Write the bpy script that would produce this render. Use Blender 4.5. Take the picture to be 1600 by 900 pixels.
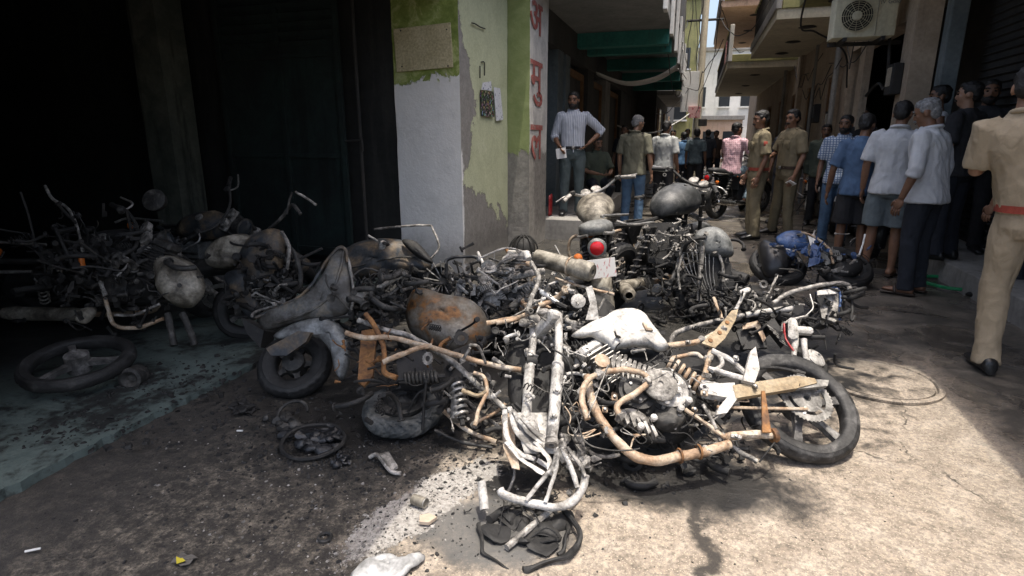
import bpy, bmesh, math, random
from mathutils import Vector, Matrix, noise, Quaternion
V = Vector
R = math.radians
random.seed(7)
for o in list(bpy.data.objects): bpy.data.objects.remove(o)
S = bpy.context.scene
COL = S.collection

# ---------------------------------------------------------------- camera, sky, sun, exposure
FPX, CX, CY, CAMH = 900.0, 800.0, 450.0, 1.36
PITCH = math.atan(231 / FPX)
YAW = R(17.3334)
cam = bpy.data.cameras.new('camera')
cam.sensor_fit = 'HORIZONTAL'; cam.sensor_width = 36; cam.lens = 36 * FPX / 1600
cam.clip_start = 0.05; cam.clip_end = 2000
cam_o = bpy.data.objects.new('camera', cam); COL.objects.link(cam_o)
cam_o.location = (0, 0, CAMH); cam_o.rotation_euler = (math.pi / 2 - PITCH, 0, YAW)
S.camera = cam_o
SUN_ELEV = 81.0
SUN_DIR = V((0.125, -0.10, 1)).normalized()          # towards the sun
w = bpy.data.worlds.new('World'); S.world = w; w.use_nodes = True
wn = w.node_tree; bg = wn.nodes['Background']
sky = wn.nodes.new('ShaderNodeTexSky'); sky.sky_type = 'NISHITA'; sky.sun_disc = False
sky.sun_elevation = math.asin(SUN_DIR.z); sky.sun_rotation = math.atan2(SUN_DIR.x, SUN_DIR.y)
sky.dust_density = 6.0; sky.air_density = 1.0
wn.links.new(sky.outputs[0], bg.inputs[0]); bg.inputs[1].default_value = 0.15
sl = bpy.data.lights.new('sun', 'SUN'); sl.energy = 2.05; sl.angle = R(0.53); sl.color = (1, .94, .84)
so = bpy.data.objects.new('sun', sl); COL.objects.link(so)
so.rotation_euler = SUN_DIR.to_track_quat('Z', 'Y').to_euler(); so.location = (0, 0, 20)
S.view_settings.view_transform = 'Standard'; S.view_settings.look = 'None'
S.view_settings.exposure = 1.2; S.view_settings.gamma = 1; S.view_settings.use_curve_mapping = False

# ---------------------------------------------------------------- pixel -> place helpers
def ray(px, py):
    f = V((-math.sin(YAW) * math.cos(PITCH), math.cos(YAW) * math.cos(PITCH), -math.sin(PITCH)))
    r = V((math.cos(YAW), math.sin(YAW), 0)); u = r.cross(f)
    return f + r * ((px - CX) / FPX) + u * ((CY - py) / FPX)
CAMP = V((0, 0, CAMH))
def gnd(px, py, z=0.0):
    d = ray(px, py); return CAMP + d * ((z - CAMH) / d.z)
def onX(px, py, X):
    d = ray(px, py); return CAMP + d * (X / d.x)
def onY(px, py, Y):
    d = ray(px, py); return CAMP + d * (Y / d.y)
class Plane:
    """mid-plane of a fallen machine: contact point c on the ground, axis a along the ground, leaning back by deg"""
    def __init__(s, c, a, deg, lift=0.0):
        s.a = V((a[0], a[1], 0)).normalized(); nh = V((-s.a.y, s.a.x, 0))
        if nh.y < 0: nh = -nh
        t = R(deg)
        s.up = V((0, 0, math.cos(t))) + nh * math.sin(t)
        s.n = V((0, 0, math.sin(t))) - nh * math.cos(t)
        s.c = V(c) + s.n * lift
    def __call__(s, px, py, off=0.0):
        d = ray(px, py); o = s.c + s.n * off
        return CAMP + d * ((o - CAMP).dot(s.n) / d.dot(s.n))
    def path(s, pts, off=0.0):
        return [s(p[0], p[1], p[2] if len(p) > 2 else off) for p in pts]

# ---------------------------------------------------------------- mesh collector
ORIG = {}
def catmull(pts, n):
    if len(pts) < 3 or n < 2: return list(pts)
    P = [pts[0] * 2 - pts[1]] + list(pts) + [pts[-1] * 2 - pts[-2]]
    out = []
    for i in range(1, len(P) - 2):
        a, b, c, d = P[i - 1], P[i], P[i + 1], P[i + 2]
        for k in range(n):
            t = k / n
            out.append(0.5 * ((2 * b) + (c - a) * t + (2 * a - 5 * b + 4 * c - d) * t * t + (3 * b - a - 3 * c + d) * t ** 3))
    out.append(pts[-1]); return out
def frame(n):
    n = n.normalized(); h = V((0, 0, 1)) if abs(n.z) < .9 else V((1, 0, 0))
    x = h.cross(n).normalized(); return x, n.cross(x)
class MB:
    def __init__(s): s.v = []; s.f = []
    def add(s, vs, fs):
        b = len(s.v); s.v += [V(q) for q in vs]; s.f += [tuple(b + i for i in f) for f in fs]; return s
    def loft(s, secs, cap=True, ring=True):
        m = len(secs[0]); vs = [p for q in secs for p in q]; fs = []
        for i in range(len(secs) - 1):
            for j in range(m if ring else m - 1):
                k = (j + 1) % m; fs.append((i * m + j, i * m + k, (i + 1) * m + k, (i + 1) * m + j))
        if cap and ring:
            fs.append(tuple(reversed(range(m)))); fs.append(tuple((len(secs) - 1) * m + j for j in range(m)))
        return s.add(vs, fs)
    def tube(s, pts, r, seg=8, sm=0, cap=True, flat=1.0):
        pts = [V(p) for p in pts]
        rs = list(r) if isinstance(r, (list, tuple)) else [r] * len(pts)
        if sm and len(pts) > 2:
            n0 = len(pts); pts = catmull(pts, sm)
            rr = []
            for i in range(len(pts)):
                t = i / (len(pts) - 1) * (n0 - 1); k = min(int(t), n0 - 2); rr.append(rs[k] + (rs[k + 1] - rs[k]) * (t - k))
            rs = rr
        secs = []; x = None
        for i, p in enumerate(pts):
            t = (pts[min(i + 1, len(pts) - 1)] - pts[max(i - 1, 0)])
            if t.length < 1e-7: t = V((0, 0, 1))
            t.normalize()
            if x is None: x, y = frame(t)
            else:
                x = x - t * x.dot(t)
                if x.length < 1e-5: x, _ = frame(t)
                x.normalize()
            y = t.cross(x)
            secs.append([p + (x * math.cos(a) + y * math.sin(a) * flat) * rs[i] for a in [2 * math.pi * k / seg for k in range(seg)]])
        return s.loft(secs, cap)
    def ell(s, c, r, rot=None, seg=12, rings=8):
        c = V(c); rot = rot or Matrix.Identity(3); vs = []; fs = []
        for i in range(1, rings):
            a = math.pi * i / rings
            for j in range(seg):
                b = 2 * math.pi * j / seg
                vs.append(c + rot @ V((r[0] * math.sin(a) * math.cos(b), r[1] * math.sin(a) * math.sin(b), r[2] * math.cos(a))))
        vs += [c + rot @ V((0, 0, r[2])), c + rot @ V((0, 0, -r[2]))]; n = len(vs)
        for i in range(rings - 2):
            for j in range(seg):
                k = (j + 1) % seg; fs.append((i * seg + j, (i + 1) * seg + j, (i + 1) * seg + k, i * seg + k))
        for j in range(seg):
            k = (j + 1) % seg; fs.append((n - 2, j, k)); fs.append((n - 1, (rings - 2) * seg + k, (rings - 2) * seg + j))
        return s.add(vs, fs)
    def lathe(s, prof, c, axis, seg=24, cap=True):
        c = V(c); axis = V(axis).normalized(); x, y = frame(axis)
        return s.loft([[c + axis * h + (x * math.cos(a) + y * math.sin(a)) * r for a in [2 * math.pi * k / seg for k in range(seg)]] for r, h in prof], cap)
    def torus(s, c, axis, RR, r, seg=32, rs=10, sq=1.0, tread=0.0, a0=0, a1=2 * math.pi):
        c = V(c); axis = V(axis).normalized(); x, y = frame(axis); secs = []
        full = abs(a1 - a0 - 2 * math.pi) < 1e-6
        for i in range(seg + (0 if full else 1)):
            a = a0 + (a1 - a0) * i / seg; d = x * math.cos(a) + y * math.sin(a); q = []
            for j in range(rs):
                b = 2 * math.pi * j / rs; e = 0
                if tread and math.cos(b) > .3: e = tread * (1 if ((i + (2 if j % 2 else 0)) % 4) < 2 else -1)
                q.append(c + d * (RR + (r + e) * math.cos(b)) + axis * (r * sq) * math.sin(b))
            secs.append(q)
        if full: secs.append(secs[0]); return s.loft(secs, False)
        return s.loft(secs, True)
    def box(s, c, size, rot=None, bev=0.0):
        c = V(c); rot = rot or Matrix.Identity(3); hx, hy, hz = size[0] / 2, size[1] / 2, size[2] / 2
        if bev <= 0:
            vs = [c + rot @ V((i * hx, j * hy, k * hz)) for i in (-1, 1) for j in (-1, 1) for k in (-1, 1)]
            return s.add(vs, [(0, 1, 3, 2), (4, 6, 7, 5), (0, 4, 5, 1), (2, 3, 7, 6), (0, 2, 6, 4), (1, 5, 7, 3)])
        b = min(bev, hx * .9, hy * .9, hz * .9)
        def rr(ax, ay, z): return [c + rot @ V(q + (z,)) for q in ((ax, ay - b), (ax - b, ay), (-ax + b, ay), (-ax, ay - b), (-ax, -ay + b), (-ax + b, -ay), (ax - b, -ay), (ax, -ay + b))]
        return s.loft([rr(hx - b * .7, hy - b * .7, -hz), rr(hx, hy, -hz + b * .7), rr(hx, hy, hz - b * .7), rr(hx - b * .7, hy - b * .7, hz)])
    def lo(s, a, b, bev=0.0):
        a, b = V(a), V(b); return s.box((a + b) / 2, [abs(q) for q in (b - a)], None, bev)
    def prism(s, pts, thick):
        pts = [V(p) for p in pts]; t = V(thick); m = len(pts)
        return s.add(pts + [p + t for p in pts], [tuple(reversed(range(m))), tuple(range(m, 2 * m))] + [(j, (j + 1) % m, m + (j + 1) % m, m + j) for j in range(m)])
    def sheet(s, grid):
        m = len(grid[0]); return s.add([p for g in grid for p in g], [(i * m + j, i * m + j + 1, (i + 1) * m + j + 1, (i + 1) * m + j) for i in range(len(grid) - 1) for j in range(m - 1)])
    def xf(s, M):
        s.v = [M @ p for p in s.v]; return s
    def jitter(s, amp, fr, seed=0.0):
        s.v = [p + noise.noise_vector(p * fr + V((seed, seed * 1.7, -seed))) * amp for p in s.v]; return s
    def build(s, name, mat, parent=None, smooth=True, angle=40, solid=0.0):
        L = ORIG.get(parent.name, V((0, 0, 0))) if parent else V((0, 0, 0))
        me = bpy.data.meshes.new(name); me.from_pydata([tuple(p - L) for p in s.v], [], s.f); me.update()
        bm = bmesh.new(); bm.from_mesh(me); bmesh.ops.recalc_face_normals(bm, faces=bm.faces); bm.to_mesh(me); bm.free()
        if smooth:
            me.polygons.foreach_set('use_smooth', [True] * len(me.polygons)); me.set_sharp_from_angle(angle=R(angle))
        me.materials.append(mat)
        o = bpy.data.objects.new(name, me); COL.objects.link(o)
        if parent: o.parent = parent
        ORIG[o.name] = L
        if solid:
            md = o.modifiers.new('thickness', 'SOLIDIFY'); md.thickness = solid; md.offset = 0
        return o
def thing(name, label, cat, loc=(0, 0, 0), group=None):
    o = bpy.data.objects.new(name, None); COL.objects.link(o); o.location = loc; o.empty_display_size = .1
    ORIG[o.name] = V(loc); o['label'] = label; o['category'] = cat
    if group: o['group'] = group
    return o
def tag(o, label, cat, group=None):
    o['label'] = label; o['category'] = cat
    if group: o['group'] = group
    return o
def kind(o, k): o['kind'] = k; return o
def recentre(o):
    """put a single-mesh thing's origin at its base"""
    me = o.data; xs = [v.co for v in me.vertices]
    L = V(((min(p.x for p in xs) + max(p.x for p in xs)) / 2, (min(p.y for p in xs) + max(p.y for p in xs)) / 2, min(p.z for p in xs)))
    me.transform(Matrix.Translation(-L)); o.location = L; return o

# ---------------------------------------------------------------- materials
class NT:
    def __init__(s, name):
        s.m = bpy.data.materials.new(name); s.m.use_nodes = True; s.t = s.m.node_tree; s.b = s.t.nodes['Principled BSDF']
    def n(s, typ, ins=None, **kw):
        q = s.t.nodes.new('ShaderNode' + typ)
        for k, v in kw.items(): setattr(q, k, v)
        for k, v in (ins or {}).items(): s.put(q.inputs[k], v)
        return q
    def put(s, sock, v):
        if isinstance(v, bpy.types.NodeSocket): s.t.links.new(v, sock)
        elif isinstance(v, (tuple, list)) and len(v) == 3 and sock.type == 'RGBA': sock.default_value = (*v, 1)
        else: sock.default_value = v
    def pos(s): return s.n('NewGeometry').outputs['Position']
    def obj(s): return s.n('TexCoord').outputs['Object']
    def xyz(s, v):
        q = s.n('SeparateXYZ', {0: v}); return q.outputs
    def mp(s, v, sc=(1, 1, 1), loc=(0, 0, 0), rot=(0, 0, 0)):
        return s.n('Mapping', {'Vector': v, 'Scale': sc, 'Location': loc, 'Rotation': rot}).outputs[0]
    def noise(s, v, scale, det=4, rough=.6, dist=0):
        return s.n('TexNoise', {'Vector': v, 'Scale': scale, 'Detail': det, 'Roughness': rough, 'Distortion': dist}).outputs[0]
    def voro(s, v, scale, feat='F1', out=0):
        return s.n('TexVoronoi', {'Vector': v, 'Scale': scale}, feature=feat).outputs[out]
    def m1(s, op, a, b=0.0, c=0.0, clamp=False):
        q = s.n('Math', operation=op); q.use_clamp = clamp
        s.put(q.inputs[0], a); s.put(q.inputs[1], b); s.put(q.inputs[2], c); return q.outputs[0]
    def step(s, x, a, b):          # smooth 0..1 as x goes a..b
        q = s.n('MapRange', {'Value': x, 'From Min': a, 'From Max': b}, interpolation_type='SMOOTHSTEP'); return q.outputs[0]
    def ramp(s, f, stops):
        q = s.n('ValToRGB', {0: f}); e = q.color_ramp.elements
        while len(e) < len(stops): e.new(.5)
        for i, (p, c) in enumerate(stops): e[i].position = p; e[i].color = (*c, 1) if len(c) == 3 else c
        return q.outputs[0]
    def mix(s, f, a, b, mode='MIX'):
        q = s.n('Mix', data_type='RGBA', blend_type=mode); s.put(q.inputs['Factor'], f); s.put(q.inputs[6], a); s.put(q.inputs[7], b); return q.outputs[2]
    def bump(s, h, st=.3, d=.01, nrm=None):
        q = s.n('Bump', {'Height': h, 'Strength': st, 'Distance': d})
        if nrm: s.put(q.inputs['Normal'], nrm)
        return q.outputs[0]
    def out(s, col=None, rough=None, metal=None, normal=None, **kw):
        if col is not None: s.put(s.b.inputs['Base Color'], col)
        if rough is not None: s.put(s.b.inputs['Roughness'], rough)
        if metal is not None: s.put(s.b.inputs['Metallic'], metal)
        if normal is not None: s.put(s.b.inputs['Normal'], normal)
        for k, v in kw.items(): s.put(s.b.inputs[k], v)
        return s.m
def patchy(name, stops, scale=9, rough=(.6, .9), metal=0.0, bump=.3, bs=60, bd=.004, dist=.4, det=6, fine=.3, soot=0.0):
    t = NT(name); p = t.obj(); n = t.noise(p, scale, det, .62, dist)
    c = t.ramp(n, stops); g = t.noise(p, bs, 4, .6)
    c = t.mix(fine, c, t.ramp(g, [(.3, (0, 0, 0)), (.7, (1, 1, 1))]), 'OVERLAY')
    if soot:
        ns = t.noise(p, 5.5, 7, .72, .6); c = t.mix(t.m1('MULTIPLY', t.step(ns, .54, .64), soot), c, (.028, .025, .022))
        sp = t.noise(p, 38, 5, .7); c = t.mix(t.m1('MULTIPLY', t.step(sp, .6, .68), soot * .8), c, (.05, .035, .025))
    r = t.n('MapRange', {'Value': n, 'To Min': rough[0], 'To Max': rough[1]}).outputs[0]
    return t.out(c, r, metal, t.bump(t.m1('ADD', g, t.m1('MULTIPLY', n, .8)), bump, bd))
M = {}
M['char'] = patchy('charred', [(.3, (.006, .006, .006)), (.55, (.014, .0135, .013)), (.72, (.032, .03, .027)), (.85, (.075, .066, .056))], 14, (.5, .9), 0, .5, 90)
M['char2'] = patchy('charred_grey', [(.3, (.012, .012, .012)), (.5, (.03, .029, .027)), (.65, (.085, .08, .073)), (.8, (.22, .205, .185))], 18, (.45, .85), .2, .45, 80)
M['ash'] = patchy('ash_white_metal', [(.28, (.10, .09, .08)), (.42, (.33, .315, .29)), (.58, (.5, .485, .46)), (.8, (.62, .6, .575))], 16, (.6, .85), .1, .55, 90, soot=.75)
M['ash2'] = patchy('ash_grey_metal', [(.3, (.035, .033, .03)), (.46, (.17, .16, .145)), (.62, (.4, .38, .35)), (.8, (.52, .5, .465))], 22, (.5, .85), .2, .55, 90, soot=.7)
M['tan'] = patchy('heat_tan_metal', [(.28, (.1, .06, .035)), (.42, (.3, .2, .125)), (.55, (.4, .32, .235)), (.68, (.5, .45, .38)), (.82, (.6, .57, .52))], 13, (.55, .85), .1, .5, 80, soot=.7)
M['rust'] = patchy('orange_rust', [(.28, (.03, .02, .015)), (.45, (.14, .065, .025)), (.6, (.25, .12, .04)), (.78, (.26, .2, .15))], 16, (.65, .9), 0, .4, 70)
M['yel'] = patchy('burnt_yellow_paint', [(.3, (.12, .085, .05)), (.48, (.26, .195, .115)), (.62, (.31, .25, .165)), (.78, (.36, .32, .26))], 8, (.5, .8), 0, .4, 70, soot=.5)
M['tyre'] = patchy('burnt_tyre', [(.35, (.006, .006, .006)), (.6, (.02, .02, .02)), (.8, (.075, .072, .068))], 12, (.5, .85), 0, .5, 70)
M['tyre2'] = patchy('ashy_tyre', [(.3, (.02, .023, .025)), (.5, (.06, .065, .065)), (.7, (.17, .165, .15)), (.85, (.3, .28, .25))], 14, (.6, .9), 0, .6, 60)
M['tyre3'] = patchy('scuffed_tyre', [(.35, (.01, .01, .01)), (.55, (.035, .034, .033)), (.7, (.1, .097, .092)), (.85, (.2, .19, .18))], 16, (.5, .8), 0, .6, 60)
M['alloy'] = patchy('dark_alloy', [(.3, (.015, .015, .016)), (.6, (.06, .06, .06)), (.8, (.2, .19, .18))], 12, (.35, .7), .5, .2, 80)
M['alloy2'] = patchy('ashy_alloy', [(.3, (.03, .03, .03)), (.5, (.11, .105, .1)), (.66, (.26, .25, .235)), (.82, (.42, .4, .38))], 14, (.4, .7), .3, .2, 80)
M['steel'] = patchy('scorched_steel', [(.3, (.12, .115, .11)), (.55, (.34, .33, .31)), (.8, (.55, .53, .5))], 16, (.3, .6), .7, .2, 90)
M['chrome'] = patchy('dulled_chrome', [(.3, (.35, .34, .33)), (.8, (.65, .64, .62))], 12, (.15, .35), .95, .1, 60)
M['black'] = patchy('black_paint', [(.3, (.008, .008, .009)), (.8, (.03, .03, .032))], 6, (.25, .45), 0, .1, 60)
M['plastic'] = patchy('black_plastic', [(.3, (.012, .012, .013)), (.8, (.035, .035, .036))], 8, (.5, .7), 0, .15, 90)
M['white'] = patchy('white_paint', [(.3, (.62, .62, .6)), (.8, (.76, .76, .74))], 6, (.4, .6), 0, .1, 60)
M['teal_grey'] = patchy('scooter_grey_paint', [(.3, (.03, .025, .02)), (.44, (.07, .075, .075)), (.6, (.14, .15, .152)), (.8, (.24, .245, .245))], 7, (.4, .75), .2, .25, 70)
M['scorch2'] = patchy('scorched_grey_brown', [(.3, (.015, .014, .013)), (.44, (.05, .046, .04)), (.55, (.1, .1, .096)), (.66, (.15, .13, .1)), (.8, (.2, .2, .195))], 7, (.4, .75), .1, .3, 70)
M['fendergrey'] = patchy('scorched_grey_fender', [(.3, (.03, .028, .026)), (.42, (.12, .122, .12)), (.58, (.26, .27, .268)), (.8, (.38, .385, .375))], 7, (.35, .6), .3, .2, 70)
M['scorch'] = patchy('scorched_bodywork', [(.28, (.012, .012, .013)), (.45, (.04, .045, .05)), (.58, (.12, .09, .06)), (.72, (.34, .26, .17)), (.85, (.3, .29, .27))], 6, (.4, .8), .1, .35, 60)
M['rusttank'] = patchy('rusted_tank', [(.3, (.03, .02, .013)), (.38, (.19, .085, .025)), (.44, (.12, .085, .055)), (.54, (.16, .145, .12)), (.66, (.24, .225, .2)), (.82, (.09, .085, .08))], 7, (.4, .75), .3, .35, 60)
M['ashtank'] = patchy('ash_coated_tank', [(.28, (.12, .112, .1)), (.4, (.34, .325, .3)), (.52, (.48, .47, .44)), (.8, (.58, .57, .54))], 9, (.6, .8), 0, .4, 70, soot=.55)
M['paletank'] = patchy('scorched_pale_tank', [(.3, (.025, .022, .018)), (.45, (.13, .115, .09)), (.6, (.3, .275, .225)), (.8, (.42, .4, .345))], 9, (.45, .75), .1, .3, 60)
M['greytank'] = patchy('dull_grey_tank', [(.3, (.06, .062, .06)), (.5, (.16, .165, .16)), (.68, (.26, .26, .25)), (.82, (.33, .32, .3))], 10, (.5, .75), .1, .2, 70)
M['darktank'] = patchy('blackened_tank', [(.3, (.012, .013, .013)), (.5, (.04, .042, .042)), (.66, (.1, .1, .098)), (.82, (.22, .215, .2))], 9, (.4, .65), .05, .2, 70)
M['blue'] = patchy('blue_fairing', [(.3, (.015, .02, .035)), (.45, (.03, .07, .18)), (.6, (.06, .12, .28)), (.78, (.25, .3, .38))], 9, (.35, .6), 0, .2, 60)
def lens(name, c, e=0):
    t = NT(name); return t.out(c, .15, 0, **({'Emission Color': c, 'Emission Strength': e} if e else {}))
M['redlens'] = lens('red_lens', (.5, .015, .02)); M['amber'] = lens('amber_lens', (.6, .16, .03)); M['glass'] = lens('dark_glass', (.03, .035, .04))
M['redpaint'] = patchy('red_paint', [(.3, (.2, .012, .015)), (.8, (.4, .03, .03))], 6, (.3, .5), 0, .1, 60)
M['greenhose'] = patchy('green_hose', [(.3, (.01, .16, .06)), (.8, (.02, .32, .12))], 8, (.3, .5), 0, .1, 60)
# ================================================================ SETTING
def mat_ground():
    t = NT('street_concrete'); p = t.pos(); x, y, z = t.xyz(p)
    big = t.noise(p, 1.3, 5, .6, .3); mid = t.noise(p, 7, 6, .65, .3); fine = t.noise(p, 55, 5, .8); grit = t.voro(p, 95)
    col = t.ramp(mid, [(.3, (.16, .133, .104)), (.5, (.245, .207, .165)), (.7, (.33, .287, .236))])
    col = t.mix(.6, col, t.ramp(fine, [(.36, (.12, .11, .10)), (.5, (.5, .5, .5)), (.64, (.92, .88, .82))]), 'OVERLAY')
    col = t.mix(t.m1('MULTIPLY', t.step(grit, .3, .16), .8), col, (.44, .37, .28))
    dots = t.voro(p, 46); col = t.mix(t.m1('MULTIPLY', t.step(dots, .12, .05), .6), col, (.09, .075, .06))
    # grey cement skim, lower bottom of the picture's middle
    # soot in front of the burnt building
    nz = t.m1('MULTIPLY', t.m1('SUBTRACT', mid, .5), 1.1); nb = t.m1('MULTIPLY', t.m1('SUBTRACT', big, .5), 1.2)
    sx = t.step(t.m1('ADD', t.m1('ADD', x, nz), t.m1('MULTIPLY', nb, .5)), -.70, -1.10)
    sootn = t.ramp(t.noise(p, 16, 8, .75, .2), [(.38, (.008, .008, .008)), (.48, (.03, .027, .023)), (.56, (.085, .075, .06)), (.68, (.17, .148, .118))])
    gr2 = t.noise(p, 85, 4, .75)
    sootn = t.mix(.85, sootn, t.ramp(gr2, [(.38, (.12, .12, .12)), (.5, (.48, .48, .48)), (.62, (.95, .93, .88))]), 'OVERLAY')
    band = t.step(t.m1('ADD', x, t.m1('MULTIPLY', nz, .5)), -1.75, -2.25)
    sootn = t.mix(t.m1('MULTIPLY', band, .75), sootn, (.012, .012, .012))
    col = t.mix(t.m1('MULTIPLY', sx, .93), col, sootn)
    # oil and wet char under the heap, with the fallen bike's shadow painted in
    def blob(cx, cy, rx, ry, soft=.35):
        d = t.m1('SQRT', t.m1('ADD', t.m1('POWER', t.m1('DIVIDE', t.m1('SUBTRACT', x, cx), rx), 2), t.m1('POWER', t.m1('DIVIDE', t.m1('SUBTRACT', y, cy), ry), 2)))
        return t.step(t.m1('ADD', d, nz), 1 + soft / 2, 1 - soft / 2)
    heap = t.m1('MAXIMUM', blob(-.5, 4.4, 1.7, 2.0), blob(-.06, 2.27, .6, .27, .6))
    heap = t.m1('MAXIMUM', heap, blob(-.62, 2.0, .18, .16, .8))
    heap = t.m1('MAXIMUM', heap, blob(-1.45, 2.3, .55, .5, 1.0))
    heap = t.m1('MAXIMUM', heap, t.m1('MULTIPLY', blob(-.5, 1.72, .2, .13, .7), .7))  # puddle below the loop guard, its cast shadow painted in with it
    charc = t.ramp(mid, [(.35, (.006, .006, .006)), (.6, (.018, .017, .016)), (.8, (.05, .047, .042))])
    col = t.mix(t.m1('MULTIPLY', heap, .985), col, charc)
    # running stain towards the camera
    sx0 = t.m1('ABSOLUTE', t.m1('SUBTRACT', t.m1('ADD', x, t.m1('ADD', t.m1('MULTIPLY', nz, .14), t.m1('MULTIPLY', nb, .35))), .115))
    run = t.m1('MULTIPLY', t.m1('MULTIPLY', t.step(sx0, .042, .008), t.step(y, 2.5, 2.25)), t.step(fine, .3, .42))
    col = t.mix(t.m1('MULTIPLY', run, .9), col, (.012, .011, .01))
    # wet lane further in
    wet = t.m1('MAXIMUM', t.step(t.m1('ADD', y, t.m1('MULTIPLY', nz, 1.6)), 3.75, 4.3), t.step(t.m1('ADD', x, t.m1('MULTIPLY', nz, .5)), 1.36, 1.62))
    wet = t.m1('MAXIMUM', wet, t.m1('MULTIPLY', blob(-.66, 1.66, .26, .16, .4), .5))
    wetc = t.mix(t.step(t.noise(p, 2.6, 6, .7, 1.0), .38, .66), t.mix(.86, col, (.028, .028, .027)), t.mix(.62, col, (.085, .08, .07)))
    col = t.mix(wet, col, wetc)
    col = t.mix(t.m1('MULTIPLY', blob(-.62, 1.70, .30, .19, .5), .75), col, (.1, .1, .097))
    # crumbled pale cement along the edge of the sun
    ux = t.m1('ADD', t.m1('MULTIPLY', t.m1('SUBTRACT', x, -.90), .36), t.m1('MULTIPLY', t.m1('SUBTRACT', y, 1.78), .933))
    vx = t.m1('SUBTRACT', t.m1('MULTIPLY', t.m1('SUBTRACT', x, -.90), .933), t.m1('MULTIPLY', t.m1('SUBTRACT', y, 1.78), .36))
    cd = t.m1('SQRT', t.m1('ADD', t.m1('POWER', t.m1('DIVIDE', ux, .40), 2), t.m1('POWER', t.m1('DIVIDE', vx, .115), 2)))
    crum = t.step(t.m1('ADD', cd, t.m1('ADD', t.m1('MULTIPLY', nz, .9), t.m1('MULTIPLY', t.m1('SUBTRACT', fine, .5), .8))), 1.04, .96)
    crc = t.ramp(t.noise(p, 60, 5, .8), [(.36, (.13, .12, .11)), (.46, (.28, .26, .235)), (.56, (.37, .35, .32)), (.7, (.45, .43, .4))])
    col = t.mix(crum, col, crc)
    # cracks
    wv = t.n('VectorMath', {0: p, 1: t.n('VectorMath', {0: t.n('TexNoise', {'Vector': p, 'Scale': 5, 'Detail': 4}).outputs[1], 'Scale': .35}, operation='SCALE').outputs[0]}, operation='ADD').outputs[0]
    ck = t.voro(wv, .62, 'DISTANCE_TO_EDGE'); crack = t.m1('MULTIPLY', t.m1('MULTIPLY', t.step(ck, .0045, .0012), t.step(big, .48, .56)), t.step(mid, .4, .55))
    col = t.mix(t.m1('MULTIPLY', crack, .8), col, (.03, .027, .022))
    pud = t.m1('MULTIPLY', wet, t.step(t.noise(p, 1.7, 4, .55, .6), .46, .6))
    rough = t.mix(wet, t.ramp(mid, [(.3, (.75,) * 3), (.8, (.95,) * 3)]), (.42, .42, .42))
    rough = t.mix(pud, rough, (.09, .09, .09)); rough = t.mix(t.m1('MULTIPLY', heap, .6), rough, (.35, .35, .35))
    h = t.m1('ADD', t.m1('MULTIPLY', fine, .5), t.m1('ADD', t.m1('MULTIPLY', mid, 1.2), t.m1('MULTIPLY', t.m1('MULTIPLY', t.noise(p, 30, 5, .7), sx), 1.6)))
    h = t.m1('MULTIPLY', h, t.m1('SUBTRACT', 1, t.m1('MULTIPLY', pud, .93)))
    h = t.m1('ADD', t.m1('SUBTRACT', h, t.m1('MULTIPLY', crack, 1.5)), t.m1('MULTIPLY', crum, t.m1('ADD', .8, t.m1('MULTIPLY', fine, .8))))
    return t.out(col, rough, 0, t.bump(h, .55, .012))
M['ground'] = mat_ground()
def gz(x, y):
    return .010 * noise.noise(V((x * 1.3, y * 1.3, 0))) + .004 * noise.noise(V((x * 6, y * 6, 3.1)))
def axis_pts(a, b, d, lo, hi):
    q = []; v = a
    while v < b: q.append(v); v += d
    q.append(b); g = d; v = a
    left = []
    while v > lo: g *= 1.35; v -= g; left.append(max(v, lo))
    g = d; v = b; right = []
    while v < hi: g *= 1.35; v += g; right.append(min(v, hi))
    return left[::-1] + q + right
gx = axis_pts(-3, 3, .045, -150, 150); gy = axis_pts(.6, 7.5, .045, -150, 400)
def gzz(x, y):
    k = max(0, 1 - max(abs(x) - 3, 0, y - 8, .3 - y) / 1.5); return gz(x, y) * k - .006
g = MB().sheet([[V((x, y, gzz(x, y))) for x in gx] for y in gy])
ground = kind(g.build('ground', M['ground']), 'structure')

# garage floor: painted cement slab a little above the street
def mat_slab():
    t = NT('sooty_teal_floor'); p = t.pos(); x, y, z = t.xyz(p)
    n = t.noise(p, 2.2, 7, .68, .6); m = t.noise(p, 14, 7, .72, .3)
    col = t.ramp(m, [(.3, (.075, .1, .093)), (.6, (.125, .158, .147)), (.8, (.18, .21, .198))])
    d = t.m1('MAXIMUM', t.step(t.m1('ADD', t.m1('MULTIPLY', n, 1.5), t.m1('MULTIPLY', m, .9)), 1.1, 1.36), t.step(t.m1('ADD', x, t.m1('MULTIPLY', n, .9)), -2.95, -3.5))
    col = t.mix(t.m1('MULTIPLY', d, .95), col, (.014, .014, .014))
    return t.out(col, t.ramp(n, [(.3, (.3,) * 3), (.7, (.7,) * 3)]), 0, t.bump(m, .5, .008))
M['slab'] = mat_slab()
sl_ = MB()
ex = [(-2.5 + .02 * noise.noise(V((0, i * .9, 5))) + .012 * noise.noise(V((0, i * 3.3, 9))), 1.0 + i * .045) for i in range(101)]
sl_.prism([V((x, y, .035)) for x, y in ex] + [V((-9.4, 5.5, .035)), V((-9.4, 1.0, .035))], (0, 0, -.08))
kind(sl_.build('garage_floor', M['slab'], None, False), 'structure')

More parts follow.
